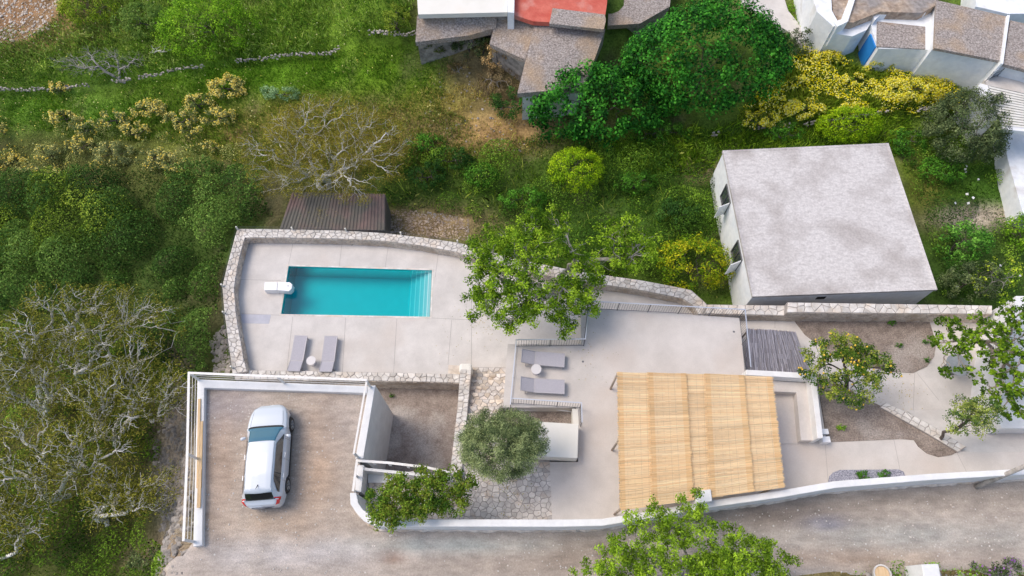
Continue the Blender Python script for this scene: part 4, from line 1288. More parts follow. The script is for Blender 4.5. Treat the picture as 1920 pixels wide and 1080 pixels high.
        # roof seam and bonnet line
        for (s0, s1, v_, nm) in ((1.82, 3.7, .72, 'roof_seam'), (.35, 1.0, .70, 'bonnet_seam')):
            pts_ = [lift(S(s0 + (s1 - s0) * k / 14, v_, side), .002) for k in range(15)]
            MB().tube(pts_, .006, 4).build(nm, M['darksteel'], car, world=False)
        # mirrors
        mr = MB()
        mx_ = side * 0.98
        mr.tube([(side * .86, Lc / 2 - 1.45, .97), (side * .90, Lc / 2 - 1.46, .99), (side * 1.04, Lc / 2 - 1.50, 1.0), (side * 1.08, Lc / 2 - 1.51, 1.0)], [.03, .06, .075, .03], 8)
        mo = mr.build('mirror', M['carpaint'], car, True, False)
        for s in (1.58, 2.42, 3.3):
            pts_ = [S(s + (0.0), v_, side, .002) for v_ in np.linspace(.12, .5, 8)]
            MB().tube(pts_, .005, 4).build('door_seam', M['darksteel'], car, world=False)
        for s in (2.25, 3.1):
            p_ = S(s, .44, side)
            MB().box((p_[0] + side * .012, p_[1], p_[2]), (.03, .2, .03)).build('door_handle', M['carpaint'], car, world=False)
        # sill trim
        MB().box((side * .868, Lc / 2 - 2.14, .24), (.05, 1.8, .10)).build('sill_trim', M['black'], car, world=False)
    # wheels
    for ax in axles:
        for side in (1, -1):
            x = side * .80
            wl = MB(); y_ = Lc / 2 - ax
            prof_ = [(-.105, .20), (-.105, .30), (-.08, .325), (.08, .325), (.105, .30), (.105, .20)]
            ww = MB(); n = 28
            for dx, rr_ in prof_:
                for k in range(n):
                    t = 2 * math.pi * k / n; ww.v.append((x + side * dx, y_ + rr_ * math.cos(t), .325 + rr_ * math.sin(t)))
            for i in range(len(prof_) - 1):
                for k in range(n): k2 = (k + 1) % n; ww.f.append((i * n + k, i * n + k2, (i + 1) * n + k2, (i + 1) * n + k))
            wo = ww.build('wheel', M['black'], car, True, False)
            rm = MB().tube([(x + side * .085, y_, .325), (x + side * .09, y_, .325)], [.205, .205], 24)
            dk = rm.build('wheel_hub_plate', M['black'], wo, False, False)
            sp = MB()
            for k in range(5):
                t = 2 * math.pi * k / 5 + .3
                for dt in (-.09, .09):
                    sp.tube([(x + side * .10, y_ + .03 * math.cos(t), .325 + .03 * math.sin(t)), (x + side * .10, y_ + .195 * math.cos(t + dt), .325 + .195 * math.sin(t + dt))], .016, 4)
            for k in range(24):
                t0_, t1_ = 2 * math.pi * k / 24, 2 * math.pi * (k + 1) / 24
                sp.tube([(x + side * .10, y_ + .2 * math.cos(t0_), .325 + .2 * math.sin(t0_)), (x + side * .10, y_ + .2 * math.cos(t1_), .325 + .2 * math.sin(t1_))], .014, 4, False)
            sp.build('rim', M['alloy'], wo, False, False)
        MB().box((0, Lc / 2 - ax, .45), (1.62, .72, .5)).build('wheel_well', M['black'], car, world=False)
    MB().box((0, 0, .27), (1.5, 3.7, .12)).build('underbody', M['black'], car, world=False)
    # rear bumper insert, front grille, roof spoiler, aerial, wiper
    bp_ = MB()
    for k in range(9):
        x = -.48 + .96 * k / 8
        bp_.v += [(x, -Lc / 2 - .012 + .05 * (x / .48) ** 2 * .5, .50), (x, -Lc / 2 - .035 + .05 * (x / .48) ** 2 * .5, .62), (x, -Lc / 2 + .03, .64)]
    for k in range(8):
        a_ = k * 3; bp_.f += [(a_, a_ + 3, a_ + 4, a_ + 1), (a_ + 1, a_ + 4, a_ + 5, a_ + 2)]
    bp_.build('bumper_insert', M['darksteel'], car, world=False)
    gr_ = MB()
    for k in range(9):
        x = -.42 + .84 * k / 8
        gr_.v += [(x, Lc / 2 + .008 - .03 * (x / .42) ** 2, .48), (x, Lc / 2 + .004 - .03 * (x / .42) ** 2, .60)]
    for k in range(8):
        a_ = k * 2; gr_.f.append((a_, a_ + 1, a_ + 3, a_ + 2))
    gr_.build('grille', M['black'], car, world=False)
    sp_ = MB()
    for k in range(13):
        t = -1 + 2 * k / 12
        x = .55 * t; y0_ = Lc / 2 - 3.66 + .04 * (1 - t * t); y1_ = Lc / 2 - 3.86 + .05 * t * t
        sp_.v += [(x, y0_, 1.475 - .03 * t * t), (x, y1_, 1.455 - .03 * t * t), (x, y1_ + .01, 1.425 - .03 * t * t)]
    for k in range(12):
        a_ = k * 3; sp_.f += [(a_, a_ + 1, a_ + 4, a_ + 3), (a_ + 1, a_ + 2, a_ + 5, a_ + 4)]
    sp_.build('roof_spoiler', M['carpaint'], car, True, False)
    MB().tube([(-.0, Lc / 2 - 3.52, 1.46), (0, Lc / 2 - 3.55, 1.50), (-.02, Lc / 2 - 3.72, 1.66)], [.028, .02, .005], 6).build('aerial', M['black'], car, world=False)
    for xa, xb_ in ((-.5, .02), (.02, .5)):
        MB().tube([lift((xa, Lc / 2 - 1.05 - .0, top(1.05) - .02 + .01), 0.0), lift((xb_, Lc / 2 - 1.10, top(1.10) - .01), .0)], .010, 4).build('wiper', M['black'], car, world=False)
build_car()

# ------------------------------------------------------------------ buildings
def house(name, label, cat, loc):
    return empty(name, loc, label, cat)

# the flat-roofed white house on the right
RZ = -1.75
roofpx = [(1355, 282), (1666, 268), (1758, 543), (1411, 556)]
rp = [Vector(p) for p in PP(roofpx, RZ)]
hc = sum(rp, Vector()) / 4
hs = house('flat_roofed_house', 'white box house with weathered flat roof and open shutters', 'house', (hc.x, hc.y, -4.8))
ins = [r.lerp(hc, 0.012) for r in rp]
vs, fs = prism_geo([(p.x, p.y, RZ - 0.16) for p in ins], -7)
mesh('wall', vs, fs, M['whitewash'], hs)
def slab(pts, z0, z1): return prism_geo([(p.x, p.y, z1) for p in pts], z0)
vs, fs = slab(rp, RZ - .158, RZ - .03)
rf = mesh('roof', vs, fs, M['roofgray'], hs)
# raised rim of the roof
for i in range(4):
    a, b = rp[i], rp[(i + 1) % 4]
    a2, b2 = a.lerp(hc, .03), b.lerp(hc, .03)
    o = mesh('roof_rim', *prism_geo([(a.x, a.y, RZ), (b.x, b.y, RZ), (b2.x, b2.y, RZ - .018), (a2.x, a2.y, RZ - .018)], RZ - .06), M['roofgray'], rf)
    o.parent = rf
    o.data.materials[0] = M['roofgray']
# windows with open shutters on the west wall
A, B = ins[3], ins[0]        # front-left corner -> back-left corner
wd = (B - A); wl = wd.length; wd.normalize(); wn = Vector((-wd.y, wd.x, 0))
if wn.x > 0: wn = -wn
def wp(t, z, off): return A + wd * t + wn * off + Vector((0, 0, z - A.z))
def quad_box(p0, p1, z0, z1, o0, o1):
    q_ = [wp(p0, z0, o0), wp(p1, z0, o0), wp(p1, z0, o1), wp(p0, z0, o1), wp(p0, z1, o0), wp(p1, z1, o0), wp(p1, z1, o1), wp(p0, z1, o1)]
    return q_, [(0, 1, 2, 3), (7, 6, 5, 4), (0, 4, 5, 1), (1, 5, 6, 2), (2, 6, 7, 3), (3, 7, 4, 0)]
for t0 in (wl * 0.26, wl * 0.66):
    t1 = t0 + 1.05
    z0, z1 = -3.35, -2.25
    fr = MB()
    for (a_, b_, c_, d_) in ((t0, t1, z0 - .07, z0), (t0, t1, z1, z1 + .07), (t0 - .07, t0, z0 - .07, z1 + .07), (t1, t1 + .07, z0 - .07, z1 + .07), ((t0 + t1) / 2 - .025, (t0 + t1) / 2 + .025, z0, z1)):
        fr.add(*quad_box(a_, b_, c_, d_, 0.0, .06))
    wf = fr.build('window', M['darksteel'], hs)
    mesh('pane', *quad_box(t0, t1, z0, z1, .005, .02), M['glass'], wf)
    # an open shutter swung out on the near side of the opening
    m3 = MB(); p0 = wp(t0 - .07, z0, .05); out = (wn * 0.9 - wd * .35).normalized() * .62
    for k in range(6):
        zc0, zc1 = z0 + (z1 - z0) * k / 6, z0 + (z1 - z0) * (k + .92) / 6
        q0 = Vector((p0.x, p0.y, zc0)); th = wd * .04
        m3.add([q0, q0 + out, q0 + out + th, q0 + th, q0 + Vector((0, 0, zc1 - zc0)), q0 + out + Vector((0, 0, zc1 - zc0)), q0 + out + th + Vector((0, 0, zc1 - zc0)), q0 + th + Vector((0, 0, zc1 - zc0))],
               [(0, 1, 2, 3), (7, 6, 5, 4), (0, 4, 5, 1), (1, 5, 6, 2), (2, 6, 7, 3), (3, 7, 4, 0)])
    m3.build('shutter', M['whitewash'], wf)
# small vent in the south wall
A, B = ins[3], ins[2]; wd = (B - A); wl2 = wd.length; wd.normalize(); wn = Vector((wd.y, -wd.x, 0))
mesh('vent', *quad_box(wl2 * .37, wl2 * .42, RZ - .75, RZ - .45, -.01, .012), M['dark'], hs)

def roof_block(name, label, parts, cat='house'):
    """parts: (part name, pixels(with optional z), z, zbot, material)"""
    c = PP(parts[0][1], parts[0][2])
    root = empty(name, (sum(p[0] for p in c) / len(c), sum(p[1] for p in c) / len(c), float(TZ(c[0][0], c[0][1]))), label, cat)
    for nm, pxs, z, zb_, mt in parts:
        mesh(nm, *prism_geo(PP(pxs, z), zb_), M[mt], root)
    return root

roof_block('white_roof_house', 'low house with smooth white roof at top centre edge', [
    ('roof', [(778, -70), (952, -75), (951, 23), (784, 27)], 0.2, -0.1, 'cream'),
    ('wall', [(779, -69), (951, -73), (950, 22), (785, 26)], -0.102, -6, 'rock'),
    ('parapet', [(951.5, -75), (966, -75), (964, 24), (951.5, 23)], 0.35, -5, 'whitewash')])
roof_block('lean_to_shed', 'stained concrete lean-to below the white roofed house', [
    ('roof', [(782, 29, -.3), (932, 25, -.3), (930, 52, -.85), (880, 66, -.95), (779, 79, -1.0)], -.9, -1.3, 'roofold'),
    ('wall', [(784, 32), (926, 30), (922, 50), (782, 74)], -1.31, -6, 'rock')])
roof_block('red_roof_house', 'low house with faded red painted flat roof', [
    ('roof', [(957, -70), (1142, -70), (1138, 8), (1132, 46), (1000, 40), (958, 26)], -0.1, -0.4, 'roofred'),
    ('wall', [(959, -68), (1140, -68), (1136, 8), (1130, 45), (1002, 39), (960, 25)], -.402, -6, 'whitewash')])
roof_block('grey_roof_annex', 'small grey slab roof resting beside the red roof', [
    ('roof', [(1036, 15), (1134, 27), (1136, 38), (1132, 55), (1030, 44)], 0.12, -.09, 'roofold')], 'roof')
roof_block('stone_outhouse', 'ruined outhouse with grey roof slab left of the larger slab', [
    ('roof', [(933, 27, -.6), (1004, 42, -.6), (985, 112, -1.3), (918, 82, -1.3)], -1.0, -1.6, 'roofold'),
    ('wall', [(935, 32), (1000, 46), (984, 106), (922, 78)], -1.61, -6, 'rock')])
roof_block('slab_roof_house', 'stone house with large sloping speckled concrete roof near fig tree', [
    ('roof', [(1004, 40, -.45), (1135, 54, -.45), (1104, 141, -1.2), (1090, 165, -1.3), (970, 175, -1.35)], -1.0, -1.7, 'roofold'),
    ('wall', [(1006, 50, -1.71), (1125, 62, -1.71), (1086, 160, -1.71), (980, 171, -1.71)], -1.71, -6, 'whitewash')])
roof_block('rough_roof_house', 'grey cracked concrete roof at top edge behind fig tree', [
    ('roof', [(1143, -60), (1262, -60), (1256, 12), (1200, 44), (1140, 48)], -1.3, -1.6, 'roofold'),
    ('wall', [(1145, -58), (1260, -58), (1254, 10), (1198, 40), (1142, 44)], -1.602, -6, 'rock')])
# concrete lane at the top
lane_px = [(1378, -60), (1452, -60), (1478, 20), (1512, 62), (1532, 92), (1516, 100), (1480, 60), (1430, 30), (1392, 5)]
vs, fs = prism_geo([tuple(Vector(PT(x, y, 0.2))) for x, y in lane_px], -6); o = mesh('lane', vs, fs, M['deck']); tag(o, kind='structure')

roof_block('whitewashed_house', 'old whitewashed house with earth roof at upper right', [
    ('wall', [(1508, -60), (1556, -60), (1560, 20), (1572, 42), (1563, 50), (1532, 22)], -.6, -6, 'whitewash'),
    ('roof', [(1556, -60), (1760, -60), (1755, 10), (1728, 24), (1650, 22), (1600, 42), (1573, 41), (1562, 20)], -0.7, -3, 'earthroof'),
    ('parapet', [(1563, 41), (1578, 36), (1596, -10), (1606, -10), (1590, 40), (1570, 50)], -.5, -2, 'whitewash'),
    ('vault', [(1562, 48), (1580, 35), (1600, 33), (1622, 31), (1638, 36), (1625, 56), (1598, 68), (1556, 62)], -1.2, -6, 'whitewash')])
bd = roof_block('blue_door_house', 'whitewashed house with dark slate roof and bright blue door', [
    ('wall', [(1630, 20), (1746, 14), (1748, 96), (1742, 93), (1648, 91), (1636, 60)], -1.25, -6, 'whitewash'),
    ('roof', [(1645, 40), (1735, 50), (1735, 92), (1644, 87)], -1.18, -1.24, 'roofold'),
    ('parapet', [(1634, 20), (1736, 14), (1736, 24), (1650, 28), (1640, 38)], -.9, -3, 'whitewash')])
# blue door on its west side
pa, pb = Vector(P(1636.5, 61, -1.3)), Vector(P(1646, 86, -1.3))
dn = (pb - pa); 
mesh('door', [pa + Vector((-.12, 0, -.1)), pb + Vector((-.12, 0, -.1)), pb + Vector((-.12, 0, -2.0)), pa + Vector((-.12, 0, -2.0)), pa + Vector((.1, 0, -.1)), pb + Vector((.1, 0, -.1)), pb + Vector((.1, 0, -2.0)), pa + Vector((.1, 0, -2.0))], [(0, 1, 2, 3), (0, 4, 5, 1), (1, 5, 6, 2), (0, 3, 7, 4)], M['blue'], bd)
roof_block('grey_roof_house', 'whitewashed house with broad speckled grey roof and white walls', [
    ('roof', [(1756, 0), (1888, 31), (1876, 114), (1752, 90)], -.55, -.72, 'roofold'),
    ('wall', [(1757, 4), (1885, 34), (1876.5, 114.5), (1749, 91)], -.722, -6, 'whitewash'),
    ('ridge', [(1889, 28), (1893.5, 28), (1881, 120), (1877, 119)], -.4, -3, 'whitewash'),
    ('roof', [(1895, 38), (1990, 60), (1990, 148), (1882, 120)], -.6, -.8, 'roofold'),
    ('wall', [(1896, 42), (1988, 64), (1988, 146), (1883, 119)], -.802, -6, 'whitewash')])
roof_block('upper_white_house', 'white walled house at the top right corner edge', [
    ('roof', [(1830, -60), (1990, -60), (1990, 24), (1890, 26), (1830, 12)], -1.0, -5, 'whitewash')])
# terrace house at the right edge with pale sheet awning
tr_ = roof_block('awning_house', 'white house with pale ribbed awning and railing at right edge', [
    ('wall', [(1838, 156), (1852, 160), (1872, 222), (1862, 215), (1846, 190), (1828, 172)], -1.7, -6, 'whitewash'),
    ('roof', [(1845, 150), (1990, 110), (1990, 190), (1852, 160)], -1.7, -5, 'deck'),
    ('wall', [(1876, 234), (1990, 240), (1990, 420), (1918, 400), (1890, 300)], -3.3, -6, 'whitewash'),
    ('fascia', [(1877, 236), (1990, 248), (1990, 254), (1879, 242)], -1.25, -1.5, 'plastic')])
a, b, c, d = (Vector(P(*q_)) for q_ in ((1853, 161, -1.0), (1990, 192, -1.0), (1990, 248, -1.25), (1877, 236, -1.25)))
for k in range(14):
    t0, t1 = k / 14, (k + .93) / 14
    p0, p1, p2, p3 = a.lerp(d, t0), b.lerp(c, t0), b.lerp(c, t1), a.lerp(d, t1)
    mesh('awning_panel', [p0, p1, p2 + Vector((0, 0, .03)), p3 + Vector((0, 0, .03)), p0 - Vector((0, 0, .02)), p1 - Vector((0, 0, .02))], [(3, 2, 1, 0), (0, 1, 5, 4)], M['tiles'], tr_)
railing('balcony_railing', 'thin dark railing on the roof terrace above pale awning', [(1848, 152), (1895, 130), (1990, 92)], -1.6, 0.8, 1.0, None, 0.02, ('steel', 'darksteel'), bars=[.4])
# white building at the right edge of the garden
roof_block('garden_house', 'white flat-roofed building at right edge beyond mulberry leaves', [
    ('wall', [(1905, 555), (1990, 555), (1990, 740), (1880, 740), (1890, 640)], -.2, -4, 'white'),
    ('roof', [(1857, 743), (1990, 745), (1990, 803), (1878, 803)], -.6, -4, 'white')])
# brown corrugated shed behind the pool wall
sh = empty('tin_shed', PT(620, 400), 'brown corrugated shed under bare tree behind pool wall', 'shed')
a, b, c, d = (Vector(P(*q_)) for q_ in ((548, 360, -3.0), (722, 364, -3.0), (722, 432, -3.45), (524, 430, -3.45)))
nrib = 30
for k in range(nrib):
    t0, t1 = k / nrib, (k + 1) / nrib
    tm0, tm1 = t0 + .35 / nrib, t0 + .7 / nrib
    z = Vector((0, 0, .035))
    vs = [a.lerp(b, t0), a.lerp(b, tm0), a.lerp(b, tm0) + z, a.lerp(b, tm1) + z, a.lerp(b, t1), d.lerp(c, t0), d.lerp(c, tm0), d.lerp(c, tm0) + z, d.lerp(c, tm1) + z, d.lerp(c, t1)]
    mesh('roof_rib', vs, [(0, 5, 6, 1), (1, 6, 7, 2), (2, 7, 8, 3), (3, 8, 9, 4)], M['rust'], sh)
mesh('wall', *prism_geo([tuple(p - Vector((0, 0, .05))) for p in (a, b, c, d)], -7), M['rust'], sh)
# terracotta pot and white sink/pot by the garden house
def pot(name, label, px, py, z, r, h, mat, cat='pot'):
    x, y, _ = P(px, py, z + h)
    root = empty(name, (x, y, z), label, cat)
    lm = MB(); nn_ = 24
    prf = [(r * .7, 0), (r * .95, h * .7), (r, h), (r * .84, h), (r * .8, h - .12)]
    for rr_, zz_ in prf:
        for k in range(nn_): lm.v.append((rr_ * math.cos(2 * math.pi * k / nn_), rr_ * math.sin(2 * math.pi * k / nn_), zz_))
    for i in range(4):
        for k in range(nn_): lm.f.append((i * nn_ + k, i * nn_ + (k + 1) % nn_, (i + 1) * nn_ + (k + 1) % nn_, (i + 1) * nn_ + k))
    lm.build('bowl', M[mat], root, False, False)
    MB().tube([(0, 0, h - .10), (0, 0, h - .035)], [r * .79, r * .79], 16).build('soil', M['soil'], root, False, False)
    return root
pot('flower_pot', 'round white pot of dry soil beside small garden tree', 1853, 776, ZG + .6, .30, .5, 'plastic')
gx, gy, _ = P(1797, 684, ZG + .7)
gt = empty('glass_table', (gx, gy, ZG), 'round grey glass-topped table half hidden under mulberry leaves', 'table')
MB().tube([(0, 0, .69), (0, 0, .71)], [.55, .55], 28).build('table_top', noise_mat('frosted_glass', (.3, .32, .33), (.42, .44, .45), 2, rough=.15, bump=0), gt, False, False)
MB().tube([(0, 0, .0), (0, 0, .69)], [.04, .04], 10).build('stem', M['darksteel'], gt, False, False)
MB().tube([(0, 0, .0), (0, 0, .03)], [.3, .3], 20).build('base', M['darksteel'], gt, False, False)
pp2 = pot('planter_pot', 'stone planter rim with yellow straw at the bottom edge', 1655, 1076, -.3, .35, .35, 'stone')
[c_ for c_ in pp2.children if c_.name.startswith('soil')][0].data.materials[0] = M['wood']
# white low pillar at the bottom right
prism_thing('white_post', 'white square-topped post standing beyond the road at bottom', 'post', [(1728, 1058), (1760, 1057), (1770, 1110), (1738, 1110)], 0.8, -1, 'white', bevel=.04)

# ------------------------------------------------------------------ loose rocks and rubble
def rocks(name, label, poly_px, n, smin, smax, seed, mat='rock', zf=None, lift=0.0):
    rg = random.Random(seed)
    W3 = [Vector(PT(x, y)) if zf is None else Vector(P(x, y, zf)) for x, y in poly_px]
    pl = [(p.x, p.y) for p in W3]
    x0, x1 = min(p[0] for p in pl), max(p[0] for p in pl); y0, y1 = min(p[1] for p in pl), max(p[1] for p in pl)
    mb = MB(); cnt = 0; tries = 0
    while cnt < n and tries < n * 20:
        tries += 1
        x, y = rg.uniform(x0, x1), rg.uniform(y0, y1)
        if not inside((x, y), pl): continue
        z = (float(TZ(x, y)) if zf is None else float(road_z(x))) + lift
        s = smin + (smax - smin) * rg.random() ** 3
        vs = []
        for v in ((1, 0, 0), (-1, 0, 0), (0, 1, 0), (0, -1, 0), (0, 0, 1), (0, 0, -1), (.7, .7, .4), (-.7, .6, .5), (.6, -.7, .5), (-.6, -.7, .3)):
            k = s * rg.uniform(.6, 1.0)
            vs.append((x + v[0] * k, y + v[1] * k, z + v[2] * k * .7))
        fs = [(4, 6, 7), (4, 7, 9), (4, 9, 8), (4, 8, 6), (0, 2, 6), (6, 2, 7), (7, 2, 1), (7, 1, 9), (9, 1, 3), (9, 3, 8), (8, 3, 0), (8, 0, 6), (5, 2, 0), (5, 1, 2), (5, 3, 1), (5, 0, 3)]
        mb.add(vs, fs); cnt += 1
    o = mb.build(name, M[mat]); tag(o, label); o['kind'] = 'stuff'
rocks('rubble', 'grey rubble slope outside the left parking wall', [(300, 760), (352, 700), (352, 1010), (325, 1060), (300, 1000), (290, 860)], 900, .03, .22, 1)
rocks('rubble', 'rubble heap at foot of the pool wall left side', [(392, 640), (420, 610), (436, 700), (400, 700)], 350, .03, .2, 2)
rocks('rubble', 'brown rubble and dry clods behind the curved pool wall', [(724, 392), (790, 395), (880, 410), (880, 452), (730, 438)], 1500, .02, .09, 3, 'earthroof')
rocks('rubble', 'reddish stony ground in the top left corner', [(-20, -20), (120, -20), (90, 60), (-20, 90)], 900, .03, .16, 4, 'stone_tan')
rocks('rubble', 'scattered stones on the dry slope below the slab roof', [(810, 110), (880, 100), (1000, 250), (1040, 280), (860, 290), (790, 240)], 260, .015, .11, 5, 'rock')
rocks('gravel', 'loose gravel stones scattered over road and parking', [(383, 740), (690, 740), (660, 940), (700, 1000), (1120, 1000), (1560, 940), (1930, 910), (1930, 1090), (330, 1090), (380, 1030)], 2600, .008, .05, 6, 'stone', 0.0, 0.0)
rocks('rubble', 'pale rocks at the road edge in the bottom left', [(310, 1030), (360, 1035), (345, 1075), (300, 1090)], 160, .04, .2, 7)
rocks('rubble', 'rocks among the plants beyond road at bottom right', [(1600, 1068), (1930, 1075), (1930, 1090), (1600, 1090)], 60, .06, .22, 8)
rocks('rubble', 'small stones strewn on garden soil bed', [(1500, 610), (1740, 610), (1745, 690), (1600, 670)], 1, .01, .02, 9)

# ------------------------------------------------------------------ vegetation
LEAFK = 1.55
def sub_tree(name, root, mat, tips, base, r_tip, r_max, seed, wig=0.12, frac=0.42, sides=5, segs=3, first=None, powr=0.48):
    """one mesh of trunk and limbs that reaches every tip"""
    rg = np.random.default_rng(seed)
    mb = MB()
    tips = np.asarray(tips, float)
    def edge(p, q_, r0, r1):
        L_ = np.linalg.norm(q_ - p)
        n = segs if L_ > .25 else 2
        pts, rs = [], []
        for k in range(n + 1):
            t = k / n
            pt_ = p * (1 - t) + q_ * t
            if 0 < k < n: pt_ = pt_ + rg.normal(size=3) * wig * L_ * .6
            pts.append(pt_); rs.append(r0 * (1 - t) + r1 * t)
        mb.tube(pts, rs, sides if r0 > .03 else 3 if r0 < .015 else 4, False)
    def rad(n): return min(r_max, r_tip * n ** powr)
    def rec(p, idx, depth):
        if len(idx) == 1:
            edge(p, tips[idx[0]], rad(1), r_tip * .5); return
        c = tips[idx].mean(0)
        f = frac if depth else (first if first is not None else frac)
        q_ = p + (c - p) * f + rg.normal(size=3) * np.linalg.norm(c - p) * .10
        edge(p, q_, rad(len(idx)) * (1.1 if depth == 0 else 1), rad(len(idx)) * .85)
        k = 3 if len(idx) > 5 and rg.random() < .55 else 2
        seeds = tips[rg.choice(idx, k, replace=False)]
        T_ = tips[idx]
        for _ in range(3):
            lab = np.argmin(((T_[:, None] - seeds[None]) ** 2).sum(-1), 1)
            for j in range(k):
                if (lab == j).any(): seeds[j] = T_[lab == j].mean(0)
        for j in range(k):
            s = idx[lab == j]
            if len(s) == len(idx):
                for t_ in s: edge(q_, tips[t_], rad(1), r_tip * .5)
                return
            if len(s): rec(q_, s, depth + 1)
    rec(np.asarray(base, float), np.arange(len(tips)), 0)
    return mb.build(name, mat, root, True)

def shell_pts(n, c, r, rg, low=-0.1, depth=0.25, lump=0.18, seed=0):
    """points near surface of an ellipsoid (upper part) with lumps"""
    d = rg.normal(size=(n * 3, 3)); d = norm(d); d = d[d[:, 2] > low][:n]
    k = fbm(d[:, 0] * 2.4 + 7 + d[:, 2], d[:, 1] * 2.4 + 3 - d[:, 2], seed, 3)
    rr_ = (1 - lump + 2 * lump * k) * (1 - depth * rg.random(len(d)) ** 2)
    return np.array(c) + d * np.array(r) * rr_[:, None], d

def bush(name, label, cat, px, py, rx, ry, cols, h=None, leaf=0.11, dens=1.0, group=None, flowers=None, trunk=True, lump=0.2, ground=True, z=None, aspect=.5, sub=None, seed=None, mat='leaf', low=-.15, top_lift=0.0, droop=0.0, ncl=None, jitter=.2):
    """a dense leafy crown whose middle shows at pixel (px,py) with radii rx, ry pixels"""
    seed = seed if seed is not None else int(px * 7 + py * 13)
    global RNG
    RNG = np.random.default_rng(seed)
    rg = RNG
    zc = None
    for _ in range(4):
        if zc is None: c = PT(px, py, 0.6)
        sc_ = (CAMZ - c[2]) * CT + c[1] * ST
        wx = rx / FPX * sc_
        wy = ry / FPX * sc_ * 1.0
        hh = h if h is not None else max(.4, min(wx, wy) * 1.0)
        cz = (float(TZ(c[0], c[1])) if z is None else z) + hh * .35 + top_lift
        c = P(px, py, cz); zc = cz
    x, y, cz = c
    wy = wy * .92
    gz = float(TZ(x, y)) if z is None else z
    root = empty(name, (x, y, gz), label, cat, group)
    rvec = np.array([wx, wy, hh * .75])
    area = 2 * math.pi * wx * wy
    ncl = ncl or int(max(14, min(900, area * 7)))
    cen, d = shell_pts(ncl, (x, y, cz), rvec * .93, rg, low, .22, lump, seed % 50)
    nl = int(max(6, dens * area * 260 * (0.11 / leaf) ** 1.6 / ncl))
    rc_ = 0.14 * (wx + wy) / 2 * (60 / ncl) ** .25 + leaf * .5
    n = len(cen) * nl
    off = norm(rg.normal(size=(n, 3))) * (rg.random((n, 1)) ** .4) * rc_
    off[:, 2] -= droop * rc_
    cc = np.repeat(cen, nl, 0) + off
    dd = np.repeat(d, nl, 0)
    keep = cc[:, 2] > gz - .05
    cc, dd, off = cc[keep], dd[keep], off[keep]
    outw = norm(off) * .8 + dd * .7 + np.array([0, 0, .5])
    V = leaf_quads(cc, outw, leaf, aspect, .55)
    cl = np.repeat(rg.random(len(cen)), nl)[keep]
    C = palette(len(cc), cols, jitter + .08, cl)
    quads_obj('crown', V, C, M[mat], root)
    if flowers:
        fc, share, fs_ = flowers
        k = rg.choice(len(cc), int(len(cc) * share), replace=True)
        # flowers gather in patches
        wgt = cl[k] + .3 * rg.random(len(k)) > .45
        k = k[wgt]
        p = cc[k] + norm(off[k]) * .03 + dd[k] * .04 + np.array([0, 0, .03])
        V = leaf_quads(p, outw[k] + np.array([0, 0, .6]), fs_, .9, .4)
        quads_obj('flowers', V, palette(len(k), fc, .1) / np.array([1.08, 1.06, .72]) / LEAFK, M['flower'], root)['kind'] = 'stuff'
    tips = cen[rg.choice(len(cen), min(len(cen), 26), replace=False)]
    tips = (tips - np.array([x, y, cz])) * .85 + np.array([x, y, cz])
    sub_tree('stems', root, M['barkd'] if sub is None else M[sub], tips, (x, y, gz - .1), .012, .12, seed, segs=2)
    return root

GREEN1 = [(0.025, 0.075, 0.012), (0.05, 0.15, 0.02), (0.09, 0.24, 0.03)]
FIG = [(0.005, 0.036, 0.007), (0.018, 0.11, 0.016), (0.06, 0.24, 0.03)]
YG = [(0.10, 0.20, 0.008), (0.20, 0.33, 0.012), (0.34, 0.47, 0.02)]
LIME = [(0.07, 0.17, 0.012), (0.14, 0.28, 0.02), (0.24, 0.40, 0.035)]
OLIVE = [(0.045, 0.07, 0.04), (0.13, 0.17, 0.10), (0.29, 0.34, 0.22)]
DKOL = [(0.03, 0.05, 0.03), (0.07, 0.10, 0.055), (0.15, 0.19, 0.11)]
GREY = [(0.09, 0.12, 0.06), (0.17, 0.20, 0.11), (0.28, 0.30, 0.18)]
YELL = [(0.86, 0.60, 0.07), (0.94, 0.74, 0.16), (0.94, 0.84, 0.36)]
BRIGHT = [(0.84, 0.66, 0.008), (0.92, 0.83, 0.03), (0.92, 0.88, 0.40)]
DARKG = [(0.014, 0.045, 0.012), (0.028, 0.085, 0.02), (0.055, 0.13, 0.03)]

bush('fig_tree', 'largest dark green fig tree, dome-shaped, left of yellow flowers', 'tree', 1322, 118, 165, 122, FIG, h=4.6, leaf=.165, dens=1.25, lump=.20, ncl=560, jitter=.22, top_lift=.4, aspect=.7)
bush('fig_tree', 'spreading lower fig tree overlapping the speckled slab roof', 'tree', 1120, 200, 145, 82, FIG, h=3.4, leaf=.165, dens=1.6, lump=.30, ncl=330, top_lift=.2, aspect=.7)
bush('round_shrub', 'round lime-green shrub in middle of the overgrown slope', 'shrub', 1080, 323, 56, 50, YG, h=2.0, leaf=.09, dens=1.3, lump=.07, ncl=240)
bush('round_shrub', 'round lime-green shrub just behind the flat-roofed house', 'shrub', 1591, 236, 66, 38, YG, h=1.9, leaf=.09, dens=1.3, lump=.09, ncl=240)
bush('olive_tree', 'dark grey-green tree at right, beside the pale awning', 'tree', 1806, 248, 82, 78, DKOL, h=3.4, leaf=.11, dens=1.9, lump=.22, ncl=330)
bush('young_tree', 'bright green leafy tree near the top left edge', 'tree', 392, 52, 92, 72, LIME, h=3.2, leaf=.13, dens=.9, lump=.3, ncl=260)
bush('shrub', 'yellowish green shrub beside the brown rubble, top left', 'shrub', 170, 18, 60, 42, [(0.08, .14, .02), (.16, .24, .02), (.25, .32, .03)], h=1.8, leaf=.12)
